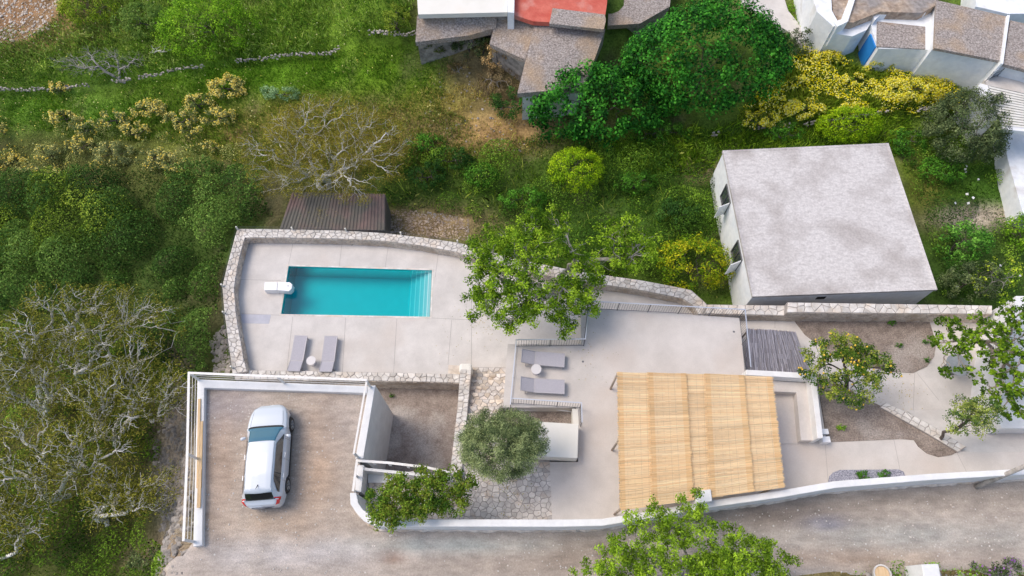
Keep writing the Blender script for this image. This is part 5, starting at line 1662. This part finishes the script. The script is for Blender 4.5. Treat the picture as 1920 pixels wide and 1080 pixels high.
bush('shrub', 'olive-green shrub left of the bright green tree', 'shrub', 268, 42, 55, 40, [(0.06, .12, .03), (.11, .19, .05), (.2, .28, .08)], h=1.5, leaf=.12)
bush('shrub', 'small yellow-green shrub left of white roofed house', 'shrub', 745, 40, 28, 30, [(0.08, .13, .02), (.16, .22, .03), (.24, .30, .05)], h=1.4, leaf=.09)
bush('shrub', 'dark shrub in the corner under the lean-to', 'shrub', 880, 82, 38, 34, DKOL, h=1.6, leaf=.1)
bush('shrub', 'dark green shrub left of the lower fig tree', 'shrub', 958, 195, 38, 36, DARKG, h=1.5, leaf=.11)
bush('dry_shrub', 'dead brown shrub beside ruined outhouse wall', 'shrub', 930, 105, 32, 34, [(.22, .14, .08), (.38, .25, .15), (.5, .36, .24)], h=1.8, leaf=.1, dens=.7, sub='bark')
bush('dry_shrub', 'grey-brown dry brush below the ruined outhouse', 'shrub', 935, 155, 42, 36, [(.10, .075, .06), (.17, .13, .10), (.24, .19, .14)], h=1.1, leaf=.08, dens=.7, sub='bark')
bush('dry_shrub', 'small brown withered bush on the stony slope', 'shrub', 862, 132, 26, 14, [(.10, .075, .05), (.16, .12, .08), (.22, .17, .11)], h=.7, leaf=.07, dens=.7, sub='bark')
bush('yellow_green_shrub', 'tall yellow-green shrub by stone wall beside flat-roofed house', 'shrub', 1298, 500, 76, 62, [(0.07, .15, .01), (.17, .25, .012), (.36, .34, .02)], h=2.6, leaf=.13, dens=1.0, lump=.3, ncl=170)
bush('leafy_shrub', 'bright green leafy shrub right of the flat-roofed house', 'shrub', 1798, 462, 50, 46, [(.03, .10, .02), (.07, .2, .03), (.16, .34, .07)], h=2.4, leaf=.14, dens=1.1)
bush('dark_shrub', 'dark olive shrub behind the right end of garden wall', 'shrub', 1815, 535, 58, 42, DKOL, h=2.4, leaf=.1, dens=1.1)
bush('leafy_shrub', 'green shrub at right edge beside white house corner', 'shrub', 1915, 440, 26, 46, LIME, h=2, leaf=.13)
bush('sapling', 'light yellow-green sapling behind garden wall right end', 'tree', 1852, 530, 38, 36, [(.12, .2, .02), (.24, .34, .03), (.38, .46, .06)], h=3.2, leaf=.12, dens=.35, lump=.35, sub='bark')
bush('dark_shrub', 'dark oleander at left side of the lane by fig tree', 'shrub', 1492, 82, 28, 26, DKOL, h=1.5, leaf=.12)
for i, (x, y, rx, ry) in enumerate([(805, 92, 26, 14), (845, 88, 26, 16), (905, 92, 18, 22)]):
    bush('dark_shrub', ['dark weeds at left foot of the concrete lean-to', 'dark weeds at middle foot of the concrete lean-to', 'dark brush between lean-to and ruined outhouse'][i], 'shrub', x, y, rx, ry, [(.03, .05, .02), (.06, .08, .03), (.12, .15, .05)], h=1.3, leaf=.1, dens=.9)
# green clumps along the slope below the dry grass
for i, (x, y, rx, ry, lab, pal) in enumerate([(800, 275, 42, 28, 'dense green shrub right of the fuzzy bare tree', GREEN1), (845, 300, 44, 26, 'dark green shrub on slope above the rubble patch', DARKG), (905, 330, 40, 30, 'leafy green shrub left of the round lime shrub', GREEN1), (800, 330, 40, 30, 'dark leafy shrub above the brown rubble patch', DARKG), (985, 375, 50, 26, 'low green shrub below the round lime shrub', GREEN1), (1190, 345, 46, 26, 'low green shrub right of the round lime shrub', GREEN1), (1275, 400, 50, 34, 'dark green shrub left of the flat-roofed house wall', DARKG), (1230, 250, 60, 26, 'green undergrowth clump below the large fig tree', GREEN1), (1700, 270, 36, 30, 'green shrub right of the lime shrub behind house', GREEN1), (1760, 320, 46, 34, 'grass-green shrub beside house roof right corner', GREEN1), (1470, 250, 40, 16, 'grassy shrub behind the house roof far edge', GREEN1)]):
    bush('green_shrub', lab, 'shrub', x, y, rx, ry, pal, h=1.1, leaf=.11, lump=.3)
# yellow flowering shrubs on the left slope
FLW = [(425, 166, 38, 25, .5, 'largest yellow flowering bush on grass slope, upper left'), (114, 168, 17, 12, .7, 'small isolated yellow bush below the dead tree'), (283, 208, 34, 20, .35, 'yellow-topped grey bush left of the largest yellow one'),
       (375, 198, 30, 20, .25, 'pale grey-yellow bush adjoining the largest yellow one'), (410, 222, 34, 18, .3, 'yellow-flecked bush below the largest yellow one'), (340, 226, 34, 17, .15, 'pale grey bush in middle of yellow row'),
       (118, 225, 24, 17, .4, 'yellow-topped bush at left end of the row'), (160, 240, 30, 19, .15, 'grey bush next to left end of the yellow row'), (216, 226, 32, 18, .15, 'grey-green bush in the yellow row, left half'),
       (256, 246, 28, 15, .35, 'yellow-dotted bush below the middle of row'), (362, 246, 20, 12, .25, 'small pale bush under the yellow row'), (395, 279, 17, 9, .3, 'tiny pale yellow bush alone on the grass'),
       (18, 303, 26, 18, .6, 'bright yellow bush at the left photo edge'), (4, 246, 12, 14, .4, 'small yellow bush cut by the left edge'), (150, 275, 30, 18, .25, 'yellow-flecked bush above the grey scrub'), (95, 290, 30, 18, .15, 'grey scrub bush near the left edge'),
       (80, 325, 40, 18, .15, 'grey bush with few yellow heads near left edge'), (290, 300, 40, 22, .18, 'brownish bush with orange-yellow flecks on slope'), (215, 290, 44, 30, .04, 'large grey-green scrub bush left centre slope'), (330, 310, 32, 15, .15, 'small olive bush with yellow specks')]
for (x, y, rx, ry, sh_, lab) in FLW:
    bush('flowering_shrub', lab, 'shrub', x, y, rx, ry, GREY, h=.9, leaf=.08, dens=1.1, lump=.2, flowers=(YELL, sh_ * 1.3, .085), group='yellow flowering shrubs on the left slope')
bush('silver_shrub', 'blue-grey shrub right of the largest yellow bush', 'shrub', 525, 176, 38, 17, [(.10, .18, .12), (.18, .29, .2), (.28, .4, .3)], h=.8, leaf=.09)
# bright yellow flower mounds in the meadow
for (x, y, rx, ry, lab) in [(1702, 168, 66, 32, 'largest mound of bright yellow flowers below white house wall'), (1550, 112, 34, 14, 'yellow flower clump under the whitewashed vault'), (1492, 158, 20, 18, 'yellow flower clump at right edge of fig tree'), (1505, 205, 44, 18, 'yellow flower mound at foot of meadow near the lime shrub'), (1425, 225, 40, 16, 'yellow and white flowers at lower edge of fig tree'), (1595, 205, 34, 10, 'yellow flowers directly behind the lime shrub'), (1598, 150, 26, 12, 'sparse yellow clump in the middle of the meadow'), (1645, 128, 34, 10, 'pale yellow clump along the foot of white wall'), (1205, 40, 20, 12, 'yellow flowers at top between grey roof and fig')]:
    bush('flower_clump', lab, 'flowers', x, y, rx, ry, [(.08, .13, .03), (.16, .22, .04), (.28, .32, .06)], h=.6, leaf=.07, dens=1.1, flowers=(BRIGHT, 1.3, .075), lump=.4)

# branchy trees ---------------------------------------------------------------
def open_tree(name, label, cat, px, py, rx, ry, cols, trunk_px, h_crown, crown_h, ntips, leaf, nleaf, rclump, bark, z0=None, seed=1, r_tip=.012, r_max=.2, lump=.25, low=-.25, flat=.55, aspect=.5, wig=.12, depth=.6, first=.3, droop=.0, base_h=0.0, fruit=None, leafoff=.5, jitter=.2, hollow=False):
    global RNG
    RNG = np.random.default_rng(seed); rg = RNG
    tb = PT(*trunk_px) if z0 is None else P(*trunk_px, z0)
    c = np.array(P(px, py, tb[2] + h_crown))
    sc_ = (CAMZ - c[2]) * CT + c[1] * ST
    rv = np.array([rx / FPX * sc_, ry / FPX * sc_ * .95, crown_h])
    tips, d = shell_pts(ntips, c, rv, rg, low, depth, lump, seed)
    root = empty(name, (tb[0], tb[1], tb[2]), label, cat)
    sub_tree('trunk', root, M[bark], tips, (tb[0], tb[1], tb[2] - .2), r_tip, r_max, seed, wig=wig, first=first)
    if nleaf:
        n = len(tips) * nleaf
        off = norm(rg.normal(size=(n, 3))) * (rg.random((n, 1)) ** .5) * rclump * np.array([1, 1, flat])
        off[:, 2] -= droop
        cen = np.repeat(tips, nleaf, 0); dd = np.repeat(d, nleaf, 0)
        clv = np.repeat(rg.random(len(tips)), nleaf)
        cc = cen + off - dd * leafoff * 0
        V = leaf_quads(cc, norm(off) * .5 + np.array([0, 0, .9]), leaf, aspect, .55)
        quads_obj('crown', V, palette(n, cols, jitter, clv), M['leaf'], root)
    if fruit:
        k = rg.choice(len(tips), min(fruit[0], len(tips) * 2))
        fo = None
        for i in k:
            p = tips[i] + rg.normal(size=3) * rclump * .55 + np.array([0, 0, .06])
            if fo is None:
                m4 = MB().tube([(0, 0, -.042), (0, 0, -.028), (0, 0, .0), (0, 0, .028), (0, 0, .042)], [.012, .034, .042, .034, .012], 8)
                f_ = m4.build('lemon', fruit[1], root, True, False); fo = f_.data
            else:
                f_ = link(bpy.data.objects.new('lemon', fo), root)
            f_.location = Vector(p) - root.location
    return root

M['lemon'] = plain('lemon_skin', (0.85, 0.55, 0.05), 0.5)
# tall bright tree in the middle: several lobes on one trunk
def multi_tree(name, label, cat, lobes, cols, trunk, z0, ntips, leaf, nleaf, rclump, bark, seed, r_tip=.014, r_max=.16, **kw):
    global RNG
    RNG = np.random.default_rng(seed); rg = RNG
    tb = P(*trunk, z0) if z0 is not None else PT(*trunk)
    T_, D_ = [], []
    tot = sum(l[2] * l[3] for l in lobes)
    for (px, py, rx, ry, hc_, ch) in lobes:
        c = np.array(P(px, py, tb[2] + hc_)); sc_ = (CAMZ - c[2]) * CT + c[1] * ST
        t_, d_ = shell_pts(max(6, int(ntips * rx * ry / tot)), c, (rx / FPX * sc_, ry / FPX * sc_ * .95, ch), rg, kw.get('low', -.3), kw.get('depth', .7), .25, seed)
        T_.append(t_); D_.append(d_)
    tips = np.concatenate(T_); d = np.concatenate(D_)
    root = empty(name, tuple(tb), label, cat)
    sub_tree('trunk', root, M[bark], tips, (tb[0], tb[1], tb[2] - .2), r_tip, r_max, seed, wig=kw.get('wig', .12), first=kw.get('first', .35))
    n = len(tips) * nleaf
    off = norm(rg.normal(size=(n, 3))) * (rg.random((n, 1)) ** .5) * rclump * np.array([1, 1, .6])
    cc = np.repeat(tips, nleaf, 0) + off
    clv = np.repeat(rg.random(len(tips)), nleaf)
    V = leaf_quads(cc, norm(off) * .5 + np.array([0, 0, .9]), leaf, kw.get('aspect', .45), .6)
    quads_obj('crown', V, palette(n, cols, .2, clv), M['leaf'], root)
    return root
CEN = [(0.03, 0.075, 0.006), (0.10, 0.19, 0.012), (0.27, 0.40, 0.04)]
multi_tree('big_tree', 'tall bright green tree overhanging the pool deck and terrace corner', 'tree',
           [(1000, 520, 120, 95, 5.2, 1.6), (930, 470, 60, 55, 4.6, 1.0), (1010, 425, 60, 35, 4.8, 1.0), (1165, 462, 72, 58, 4.8, 1.2), (910, 565, 45, 42, 4.2, .9), (1010, 600, 75, 35, 4.4, 1.0), (1090, 555, 50, 45, 4.6, 1.0)], CEN, (1040, 545), -3.9, 560, .12, 62, .28, 'bark', 5)
open_tree('olive_tree', 'round grey-green olive tree on the flagstone patio', 'tree', 940, 834, 80, 68, OLIVE, (972, 905), 2.9, 1.15, 420, .075, 120, .24, 'barkd', ZT, 6, r_tip=.006, low=-.5, lump=.16, depth=.55, aspect=.28, flat=.9)
multi_tree('patio_shrub', 'dark green leafy shrub spilling over the white boundary wall corner', 'shrub',
           [(735, 935, 52, 46, 2.6, .6), (790, 915, 55, 42, 2.7, .6), (850, 905, 42, 32, 2.5, .5), (728, 968, 38, 24, 2.5, .4), (845, 940, 36, 26, 2.4, .4), (785, 955, 30, 22, 2.5, .4)], [(0.03, 0.075, 0.012), (0.075, 0.15, 0.02), (0.14, 0.15, 0.03), (.17, .28, .04)], (770, 945), ZT, 240, .10, 60, .22, 'barkd', 8, r_tip=.006, r_max=.05)
multi_tree('roadside_tree', 'yellow-green tree beyond the road at bottom, before pergola', 'tree',
           [(1290, 1035, 160, 55, 3.2, 1.0), (1240, 975, 70, 38, 3.0, .7), (1400, 1050, 85, 45, 2.8, .8), (1150, 1060, 70, 45, 2.6, .8), (1300, 945, 36, 22, 2.8, .4), (1340, 1090, 150, 50, 3.0, .9)], [(0.06, 0.11, 0.012), (0.14, 0.24, 0.02), (0.28, 0.42, 0.045)], (1300, 1110), -0.4, 430, .10, 62, .21, 'bark', 9, r_tip=.007, r_max=.09)
open_tree('lemon_tree', 'lemon tree full of yellow fruit beside the bench wall', 'tree', 1586, 690, 78, 70, [(0.02, .06, .01), (.055, .12, .015), (.14, .2, .03), (.3, .32, .08)], (1590, 735), 2.2, 1.0, 200, .10, 42, .22, 'barkd', -1.6, 12, r_tip=.008, low=-.4, lump=.3, depth=.6, fruit=(65, M['lemon']))
multi_tree('mulberry_tree', 'bright broad-leaved tree over the paving at right edge', 'tree',
           [(1860, 640, 75, 60, 3.6, .6), (1880, 720, 55, 50, 3.4, .6), (1790, 640, 45, 26, 3.4, .4), (1910, 590, 45, 40, 3.6, .6), (1800, 700, 45, 12, 3.2, .3), (1775, 605, 30, 16, 3.3, .3), (1895, 770, 30, 20, 3.3, .4)], [(0.03, .065, .008), (.075, .15, .012), (.18, .28, .02)], (1890, 690), ZG, 300, .12, 20, .17, 'oldwood', 14, r_tip=.012, r_max=.09, aspect=.8)
open_tree('small_citrus', 'small thin-leaved tree with leaning dark trunk near diagonal edging', 'tree', 1822, 778, 52, 42, [(0.04, .09, .03), (.12, .18, .05), (.32, .36, .12)], (1764, 826), 2.0, .8, 120, .085, 34, .18, 'barkd', ZT, 15, r_tip=.008, r_max=.07, first=.6, low=-.3, lump=.35, depth=.8)
lt = MB(); p0 = Vector(P(1830, 913, -.4)); p1 = Vector(P(1990, 845, 3.2))
lt.tube([p0, p0.lerp(p1, .4) + Vector((0, 0, .05)), p1], [.11, .095, .08], 8); tag(lt.build('leaning_trunk', M['bark'], None, True), 'leaning bare trunk crossing the boundary wall at right edge', 'tree')

# the bare pale trees
OLV = [(0.04, 0.055, 0.010), (0.12, 0.125, 0.022), (0.26, 0.25, 0.06)]
open_tree('bare_tree', 'bare pale-branched tree with thin olive fuzz beside tin shed', 'tree', 612, 282, 165, 118, [(0.08, 0.075, 0.02), (0.17, 0.15, 0.035), (.30, .27, .05)], (600, 378), 3.1, 1.4, 950, .07, 42, .36, 'barkw', None, 21, r_tip=.0085, low=-.35, lump=.3, depth=.8, first=.12, wig=.15, droop=.08)
for (x, y, rx, ry, tp, hc_, ch, nt_, sd_, lab) in [
    (175, 610, 160, 95, (150, 720), 4.2, 1.6, 330, 31, 'big pale-branched tree left of the pool wall'),
    (60, 690, 130, 95, (60, 800), 4.0, 1.6, 260, 32, 'pale-branched tree at the left edge, middle height'),
    (240, 740, 125, 80, (215, 830), 3.8, 1.5, 260, 33, 'pale-branched tree just left of the parking railing'),
    (110, 850, 150, 90, (130, 930), 3.8, 1.6, 290, 34, 'pale-branched tree in the lower left, widest crown'),
    (240, 930, 90, 60, (200, 990), 3.2, 1.2, 130, 35, 'smaller pale-branched tree lower left near rubble slope'),
    (20, 970, 100, 90, (0, 1060), 3.6, 1.4, 180, 36, 'pale-branched tree in the bottom left corner')]:
    open_tree('bare_tree', lab, 'tree', x, y, rx, ry, OLV, tp, hc_, ch, int(nt_ * 1.25), .09, 36, .45, 'barkw', None, sd_, r_tip=.0135, droop=.2, r_max=.13, low=-.1, lump=.35, depth=.75, first=.12, wig=.13, jitter=.32)
open_tree('dead_tree', 'grey leafless fallen tree on the grass, upper left', 'tree', 190, 118, 95, 38, OLV, (232, 150), .9, .7, 340, .1, 0, .1, 'bark', None, 41, r_tip=.008, r_max=.12, low=-.3, depth=.8, first=.15, wig=.18)
open_tree('dead_branch', 'short bleached branch lying right of the dead tree', 'branch', 300, 92, 26, 8, OLV, (276, 96), .5, .3, 8, .1, 0, .1, 'barkw', None, 42, r_tip=.02, r_max=.06, low=-.3, depth=.8)

# ------------------------------------------------------------------ ground covers (uncountable)
def cover(name, label, poly_px, H, leaf, dens, cols, seed, lumpscale=.5, mound=None, flowers=None, mat='leaf', grassy=False, mix_ground=0.0, zf=None, thr=None):
    global RNG
    RNG = np.random.default_rng(seed); rg = RNG
    W3 = [PT(x, y, 0) for x, y in poly_px]
    pl = np.array([(p[0], p[1]) for p in W3])
    x0, x1, y0, y1 = pl[:, 0].min(), pl[:, 0].max(), pl[:, 1].min(), pl[:, 1].max()
    n = int((x1 - x0) * (y1 - y0) * dens)
    X, Y = rg.uniform(x0, x1, n), rg.uniform(y0, y1, n)
    # wobble the outline
    Xw = X + 1.2 * (fbm(X * .6, Y * .6, seed + 1) - .5); Yw = Y + 1.2 * (fbm(X * .6, Y * .6, seed + 2) - .5)
    ins_ = np.zeros(n, bool); j = len(pl) - 1
    for i in range(len(pl)):
        xi, yi = pl[i]; xj, yj = pl[j]
        cnd = ((yi > Yw) != (yj > Yw)) & (Xw < (xj - xi) * (Yw - yi) / (yj - yi + 1e-9) + xi)
        ins_ ^= cnd; j = i
    # keep out of the built compound
    X, Y = X[ins_], Y[ins_]
    if thr is not None:
        k = fbm(X * .7, Y * .7, seed + 30) > thr
        X, Y = X[k], Y[k]
    n = len(X)
    l1 = fbm(X * lumpscale, Y * lumpscale, seed + 5, 3)
    l2 = vnoise(X * 1.7, Y * 1.7, seed + 6)
    h = H * np.clip(.25 + 1.1 * l1 + .35 * (l2 - .5), .05, 1.6)
    zt = TZ(X, Y)
    mnd = None
    if mound:
        r0_, r1_, md = mound                       # radii, mounds per square metre
        nm = int((x1 - x0) * (y1 - y0) * md)
        mx_, my_ = rg.uniform(x0, x1, nm), rg.uniform(y0, y1, nm); mr_ = r0_ + (r1_ - r0_) * rg.random(nm) ** 1.8
        mh_ = rg.uniform(.55, 1.15, nm); mc_ = rg.random(nm)
        top_ = np.zeros(n); own = np.zeros(n, int)
        for s0 in range(0, n, 40000):
            sl = slice(s0, s0 + 40000)
            d2 = ((X[sl, None] - mx_[None]) ** 2 + (Y[sl, None] - my_[None]) ** 2) / mr_[None] ** 2
            hh_ = np.sqrt(np.clip(1 - d2, 0, None)) * (mr_ * mh_)[None]
            own[sl] = hh_.argmax(1); top_[sl] = hh_.max(1)
        keep = (top_ > .02) | (rg.random(n) < .3)
        X, Y, zt, h, l1, top_, own = X[keep], Y[keep], zt[keep], h[keep], l1[keep], top_[keep], own[keep]
        n = len(X)
        h = np.minimum(H * 1.6, top_ * (.85 + .3 * vnoise(X * 4, Y * 4, 3))) + .06
        mnd = (own, mx_, my_, mr_, mc_)
    if grassy:
        ang = rg.uniform(0, 6.283, n); lean = rg.uniform(0, .9, n); hh = h * rg.uniform(.4, 1.2, n)
        wdt = leaf * .5
        bx, by = np.cos(ang) * wdt, np.sin(ang) * wdt
        la = rg.uniform(0, 6.283, n); tx, ty = np.cos(la) * hh * lean, np.sin(la) * hh * lean
        base = np.stack([X, Y, zt - .02], 1)
        bv_ = np.stack([bx, by, bx * 0], 1)
        tip = base + np.stack([tx, ty, hh], 1)
        midp = base + np.stack([tx * .35, ty * .35, hh * .6], 1)
        V = np.stack([base - bv_ * .5, base + bv_ * .5, midp + bv_ * .45, tip], 1)
    else:
        z = zt + h * rg.random(n) ** .35
        c = np.stack([X, Y, z], 1)
        e_ = .15
        gx = (fbm((X + e_) * lumpscale, Y * lumpscale, seed + 5, 3) - l1) / e_ * H; gy = (fbm(X * lumpscale, (Y + e_) * lumpscale, seed + 5, 3) - l1) / e_ * H
        out = norm(np.stack([-gx, -gy, np.ones(n)], 1))
        if mnd is not None:
            out = np.stack([(X - mx_[own]) / mr_[own], (Y - my_[own]) / mr_[own], np.full(n, .6)], 1); out = norm(out)
            V = leaf_quads(c, out, leaf, .55, .5)
        else:
            V = leaf_quads(c, out, leaf, .55, .65)
    clv = np.clip(.15 + .9 * fbm(X * 1.1, Y * 1.1, seed + 9, 3) - .1, 0, 1)
    if mnd is not None: clv = np.clip(.7 * mc_[own] + .3 * clv, 0, 1)
    C = palette(n, cols, .34, clv)
    if mix_ground:
        px_, py_ = proj(X, Y, zt)
        g = ground_color(px_, py_)
        C = C * (1 - mix_ground) + g * 1.25 * mix_ground * (1 + .25 * rg.normal(size=(n, 1)))
    o = quads_obj(name, V, C, M[mat]); tag(o, label); o['kind'] = 'stuff'
    if flowers:
        fc, share, fs_, ft_ = flowers
        m_ = (fbm(X * .9, Y * .9, seed + 12, 3) > ft_) & (rg.random(n) < share)
        p = np.stack([X[m_], Y[m_], (zt + h)[m_] + .03], 1)
        V = leaf_quads(p, np.tile(np.array([[0, 0, 1.]]), (len(p), 1)), fs_, .9, .5)
        o = quads_obj(name + '_flowers', V, palette(len(p), fc, .1) / np.array([1.08, 1.06, .72]) / LEAFK, M['flower']); tag(o, 'wild flowers in the ' + label); o['kind'] = 'stuff'

LEAFK = 2.25
GRS = [(0.04, .10, .010), (.10, .20, .015), (.24, .34, .04)]
cover('grass', 'bright green grass on the upper slope', [(-60, 100), (260, 75), (640, 60), (790, 60), (840, 110), (830, 200), (960, 300), (700, 330), (480, 320), (300, 260), (-60, 230)], .26, .075, 230, GRS, 51, grassy=True, mix_ground=.6, flowers=([(.75, .65, .1), (.8, .75, .4)], .012, .08, .45))
cover('grass_tussocks', 'darker tussocks dotted over the upper grass slope', [(-60, 100), (260, 75), (640, 60), (790, 60), (840, 110), (830, 200), (960, 300), (700, 330), (480, 320), (300, 260), (-60, 230)], .4, .08, 90, [(.03, .07, .01), (.08, .15, .02), (.17, .22, .05)], 71, mound=(.12, .55, .35), thr=.42)
cover('tall_grass', 'tall weeds and grass along the top edge', [(150, -60), (780, -60), (780, 80), (480, 110), (330, 128), (100, 150), (-60, 150), (-60, 95), (70, 75), (115, 20)], .5, .09, 130, [(.04, .09, .015), (.12, .2, .03), (.32, .38, .15)], 52, grassy=True, mix_ground=.35, flowers=([(.7, .65, .25), (.75, .7, .5)], .02, .08, .5))
cover('tall_weeds', 'bushy weeds along the top edge', [(-60, 60), (120, 40), (330, -20), (780, -60), (780, 70), (480, 105), (330, 122), (100, 145), (-60, 145)], .6, .10, 110, [(.03, .07, .012), (.09, .16, .02), (.22, .3, .07)], 72, mound=(.25, .9, .30), thr=.36)
cover('scrub', 'mixed low scrub on the middle left slope', [(-60, 215), (120, 230), (300, 250), (470, 300), (480, 340), (300, 350), (-60, 360)], .9, .085, 330, [(.04, .06, .02), (.10, .13, .05), (.24, .24, .12)], 53, mound=(.3, 1.0, .7), flowers=(YELL, .08, .08, .52))
cover('thicket', 'dense dark green bramble thicket left of the pool', [(-60, 330), (200, 330), (400, 305), (490, 330), (520, 400), (440, 440), (415, 540), (410, 640), (400, 700), (340, 720), (200, 620), (-60, 560)], 2.2, .12, 400, [(.012, .030, .008), (.035, .080, .018), (.11, .175, .05)], 54, mound=(.5, 1.9, .42))
cover('bramble_hummocks', 'lighter olive-green hummocks at the left edge above the thicket', [(-60, 330), (130, 345), (270, 400), (200, 470), (-60, 520)], 2.2, .11, 260, [(.035, .06, .010), (.09, .14, .018), (.20, .26, .045)], 55, mound=(.7, 2.2, .25))
cover('undergrowth', 'dark undergrowth beneath the pale-branched trees', [(-60, 540), (200, 600), (350, 690), (335, 760), (300, 800), (290, 1000), (340, 1060), (250, 1130), (-60, 1130)], 1.2, .11, 300, [(.015, .04, .008), (.05, .10, .012), (.12, .19, .03)], 56, mound=(.4, 1.3, .5))
cover('weeds', 'rough green weeds on the slope behind the pool wall', [(720, 300), (860, 280), (1100, 250), (1340, 262), (1345, 330), (1390, 560), (1300, 555), (1150, 520), (900, 450), (880, 400), (730, 395)], 1.3, .095, 380, [(.012, .035, .006), (.040, .09, .012), (.13, .22, .03)], 57, mound=(.35, 1.35, .60), mix_ground=.08)
cover('weed_stalks', 'long grass stalks among weeds behind the pool wall', [(720, 300), (860, 280), (1100, 250), (1340, 262), (1345, 330), (1390, 560), (1300, 555), (1150, 520), (900, 450), (880, 400), (730, 395)], .6, .06, 16, [(.06, .12, .01), (.14, .2, .03), (.3, .3, .12)], 73, grassy=True)
cover('meadow_grass', 'long green grass right of the lime shrub', [(1140, 265), (1360, 235), (1700, 215), (1700, 290), (1350, 290), (1300, 330), (1180, 320)], .5, .08, 200, [(.03, .075, .008), (.09, .16, .015), (.22, .3, .04)], 58, grassy=True)
cover('dry_grass', 'dry yellowing grass around the stony slope', [(740, 200), (840, 100), (900, 90), (960, 230), (1040, 290), (860, 300), (720, 270)], .3, .06, 90, [(.12, .13, .03), (.3, .24, .1), (.42, .36, .18)], 74, grassy=True, thr=.4)
cover('flower_meadow', 'flowering meadow between the fig tree and white walls', [(1400, 240), (1380, 220), (1450, 150), (1500, 95), (1560, 100), (1640, 130), (1800, 165), (1800, 210), (1640, 225)], .5, .075, 300, [(.04, .08, .01), (.11, .16, .02), (.22, .25, .04)], 59, grassy=True, flowers=(BRIGHT, .6, .085, .50))
cover('weeds', 'rough green weeds to the right of the flat-roofed house', [(1670, 215), (1900, 230), (1920, 410), (1900, 560), (1770, 560), (1760, 520)], .9, .10, 300, [(.012, .035, .006), (.04, .09, .012), (.13, .21, .035)], 60, mound=(.3, 1.25, .6), mix_ground=.08, flowers=([(.8, .8, .78), (.85, .85, .8)], .004, .16, .5))
cover('verge_plants', 'green plants along the far verge of gravel road', [(1590, 1055), (1720, 1060), (1930, 1040), (1960, 1120), (1590, 1120)], .5, .09, 260, [(.03, .07, .012), (.09, .18, .02), (.2, .33, .04)], 61, mound=(.15, .5, 1.0))
cover('lane_grass', 'grass strip between lane and whitewashed house', [(1455, -60), (1508, -60), (1510, 20), (1550, 85), (1530, 95), (1480, 25)], .35, .06, 260, GRS, 62, grassy=True)
cover('verge_plants', 'scattered green plants outside the boundary wall at right', [(1570, 935), (1700, 915), (1930, 900), (1930, 920), (1700, 925), (1600, 950)], .3, .10, 300, [(.05, .12, .015), (.1, .25, .02), (.2, .36, .04)], 63, thr=.55)
LEAFK = 1.55
def litter(label, cx, cy, rad, z, n, seed, cols=((.10, .14, .02), (.25, .2, .06), (.3, .2, .1))):
    global RNG
    RNG = np.random.default_rng(seed)
    p = P(cx, cy, z)
    rr_ = rad * np.abs(RNG.normal(size=n)); a_ = RNG.uniform(0, 6.283, n)
    c = np.stack([p[0] + rr_ * np.cos(a_), p[1] + rr_ * np.sin(a_), np.full(n, z + .012)], 1)
    V = leaf_quads(c, np.tile(np.array([[0, 0, 1.]]), (n, 1)), .055, .5, .15, .05)
    o = quads_obj('leaf_litter', V, palette(n, cols, .3), M['leaf']); tag(o, label); o['kind'] = 'stuff'
litter('fallen leaves on pool deck under the big tree', 900, 600, 1.3, ZD, 160, 81)
litter('fallen leaves around the olive tree on flagstones', 950, 915, 1.0, ZT, 130, 82)
litter('fallen leaves on garden paving under the lemon tree', 1690, 735, 1.2, ZG, 120, 83)
litter('fallen leaves on terrace near the loungers', 1100, 660, 1.2, ZT, 50, 84)
litter('dry leaves on tin shed roof', 600, 395, .9, -3.16, 260, 85, ((.16, .13, .08), (.22, .17, .1), (.12, .14, .08)))
# little plants in the beds
for (x, y, r_, z, lab) in [(1684, 647, 7, ZG, 'small green plant in the upper soil bed, centre'), (1735, 641, 6, ZG, 'small green plant in the upper soil bed, right'), (1673, 606, 8, ZG, 'small green plant at foot of the long stone wall'), (1738, 675, 6, ZG, 'grey seedling near the curved end of soil bed'), (1578, 802, 9, ZT, 'small yellow-green plant in the soil bed beside bench'), (1620, 892, 15, ZT, 'green tuft at the pebble bed, left one'), (1658, 890, 13, ZT, 'green tuft at the pebble bed, right one'), (735, 742, 6, ZPLOT, 'green weed in the top corner of sunken plot')]:
    bush('small_plant', lab, 'plant', x, y, r_, r_ * .7, GREEN1 if y != 802 else LIME, h=.25, leaf=.06, z=z, dens=1.5)
bush('shrub', 'weed clump outside the boundary wall, left of two', 'plant', 1603, 935, 26, 14, GREEN1, h=.5, leaf=.08)
bush('shrub', 'green bush against outer boundary wall, right of the weed clump', 'plant', 1745, 915, 16, 10, GREEN1, h=.5, leaf=.08)
bush('shrub', 'green bush at base of the leaning trunk', 'plant', 1808, 915, 26, 10, GREEN1, h=.5, leaf=.08)
bush('dark_shrub', 'greenish shrub at road edge in the bottom left', 'shrub', 285, 1050, 50, 22, DKOL, h=1.0, leaf=.09)
bush('purple_shrub', 'dark shrub with purple flowers at bottom right corner', 'shrub', 1868, 1062, 46, 18, DKOL, h=.7, leaf=.08, flowers=([(.35, .12, .45), (.5, .2, .6)], .1, .07))
print('tris', sum(len(o.data.polygons) for o in bpy.data.objects if o.type == 'MESH'), 'objs', len(bpy.data.objects))
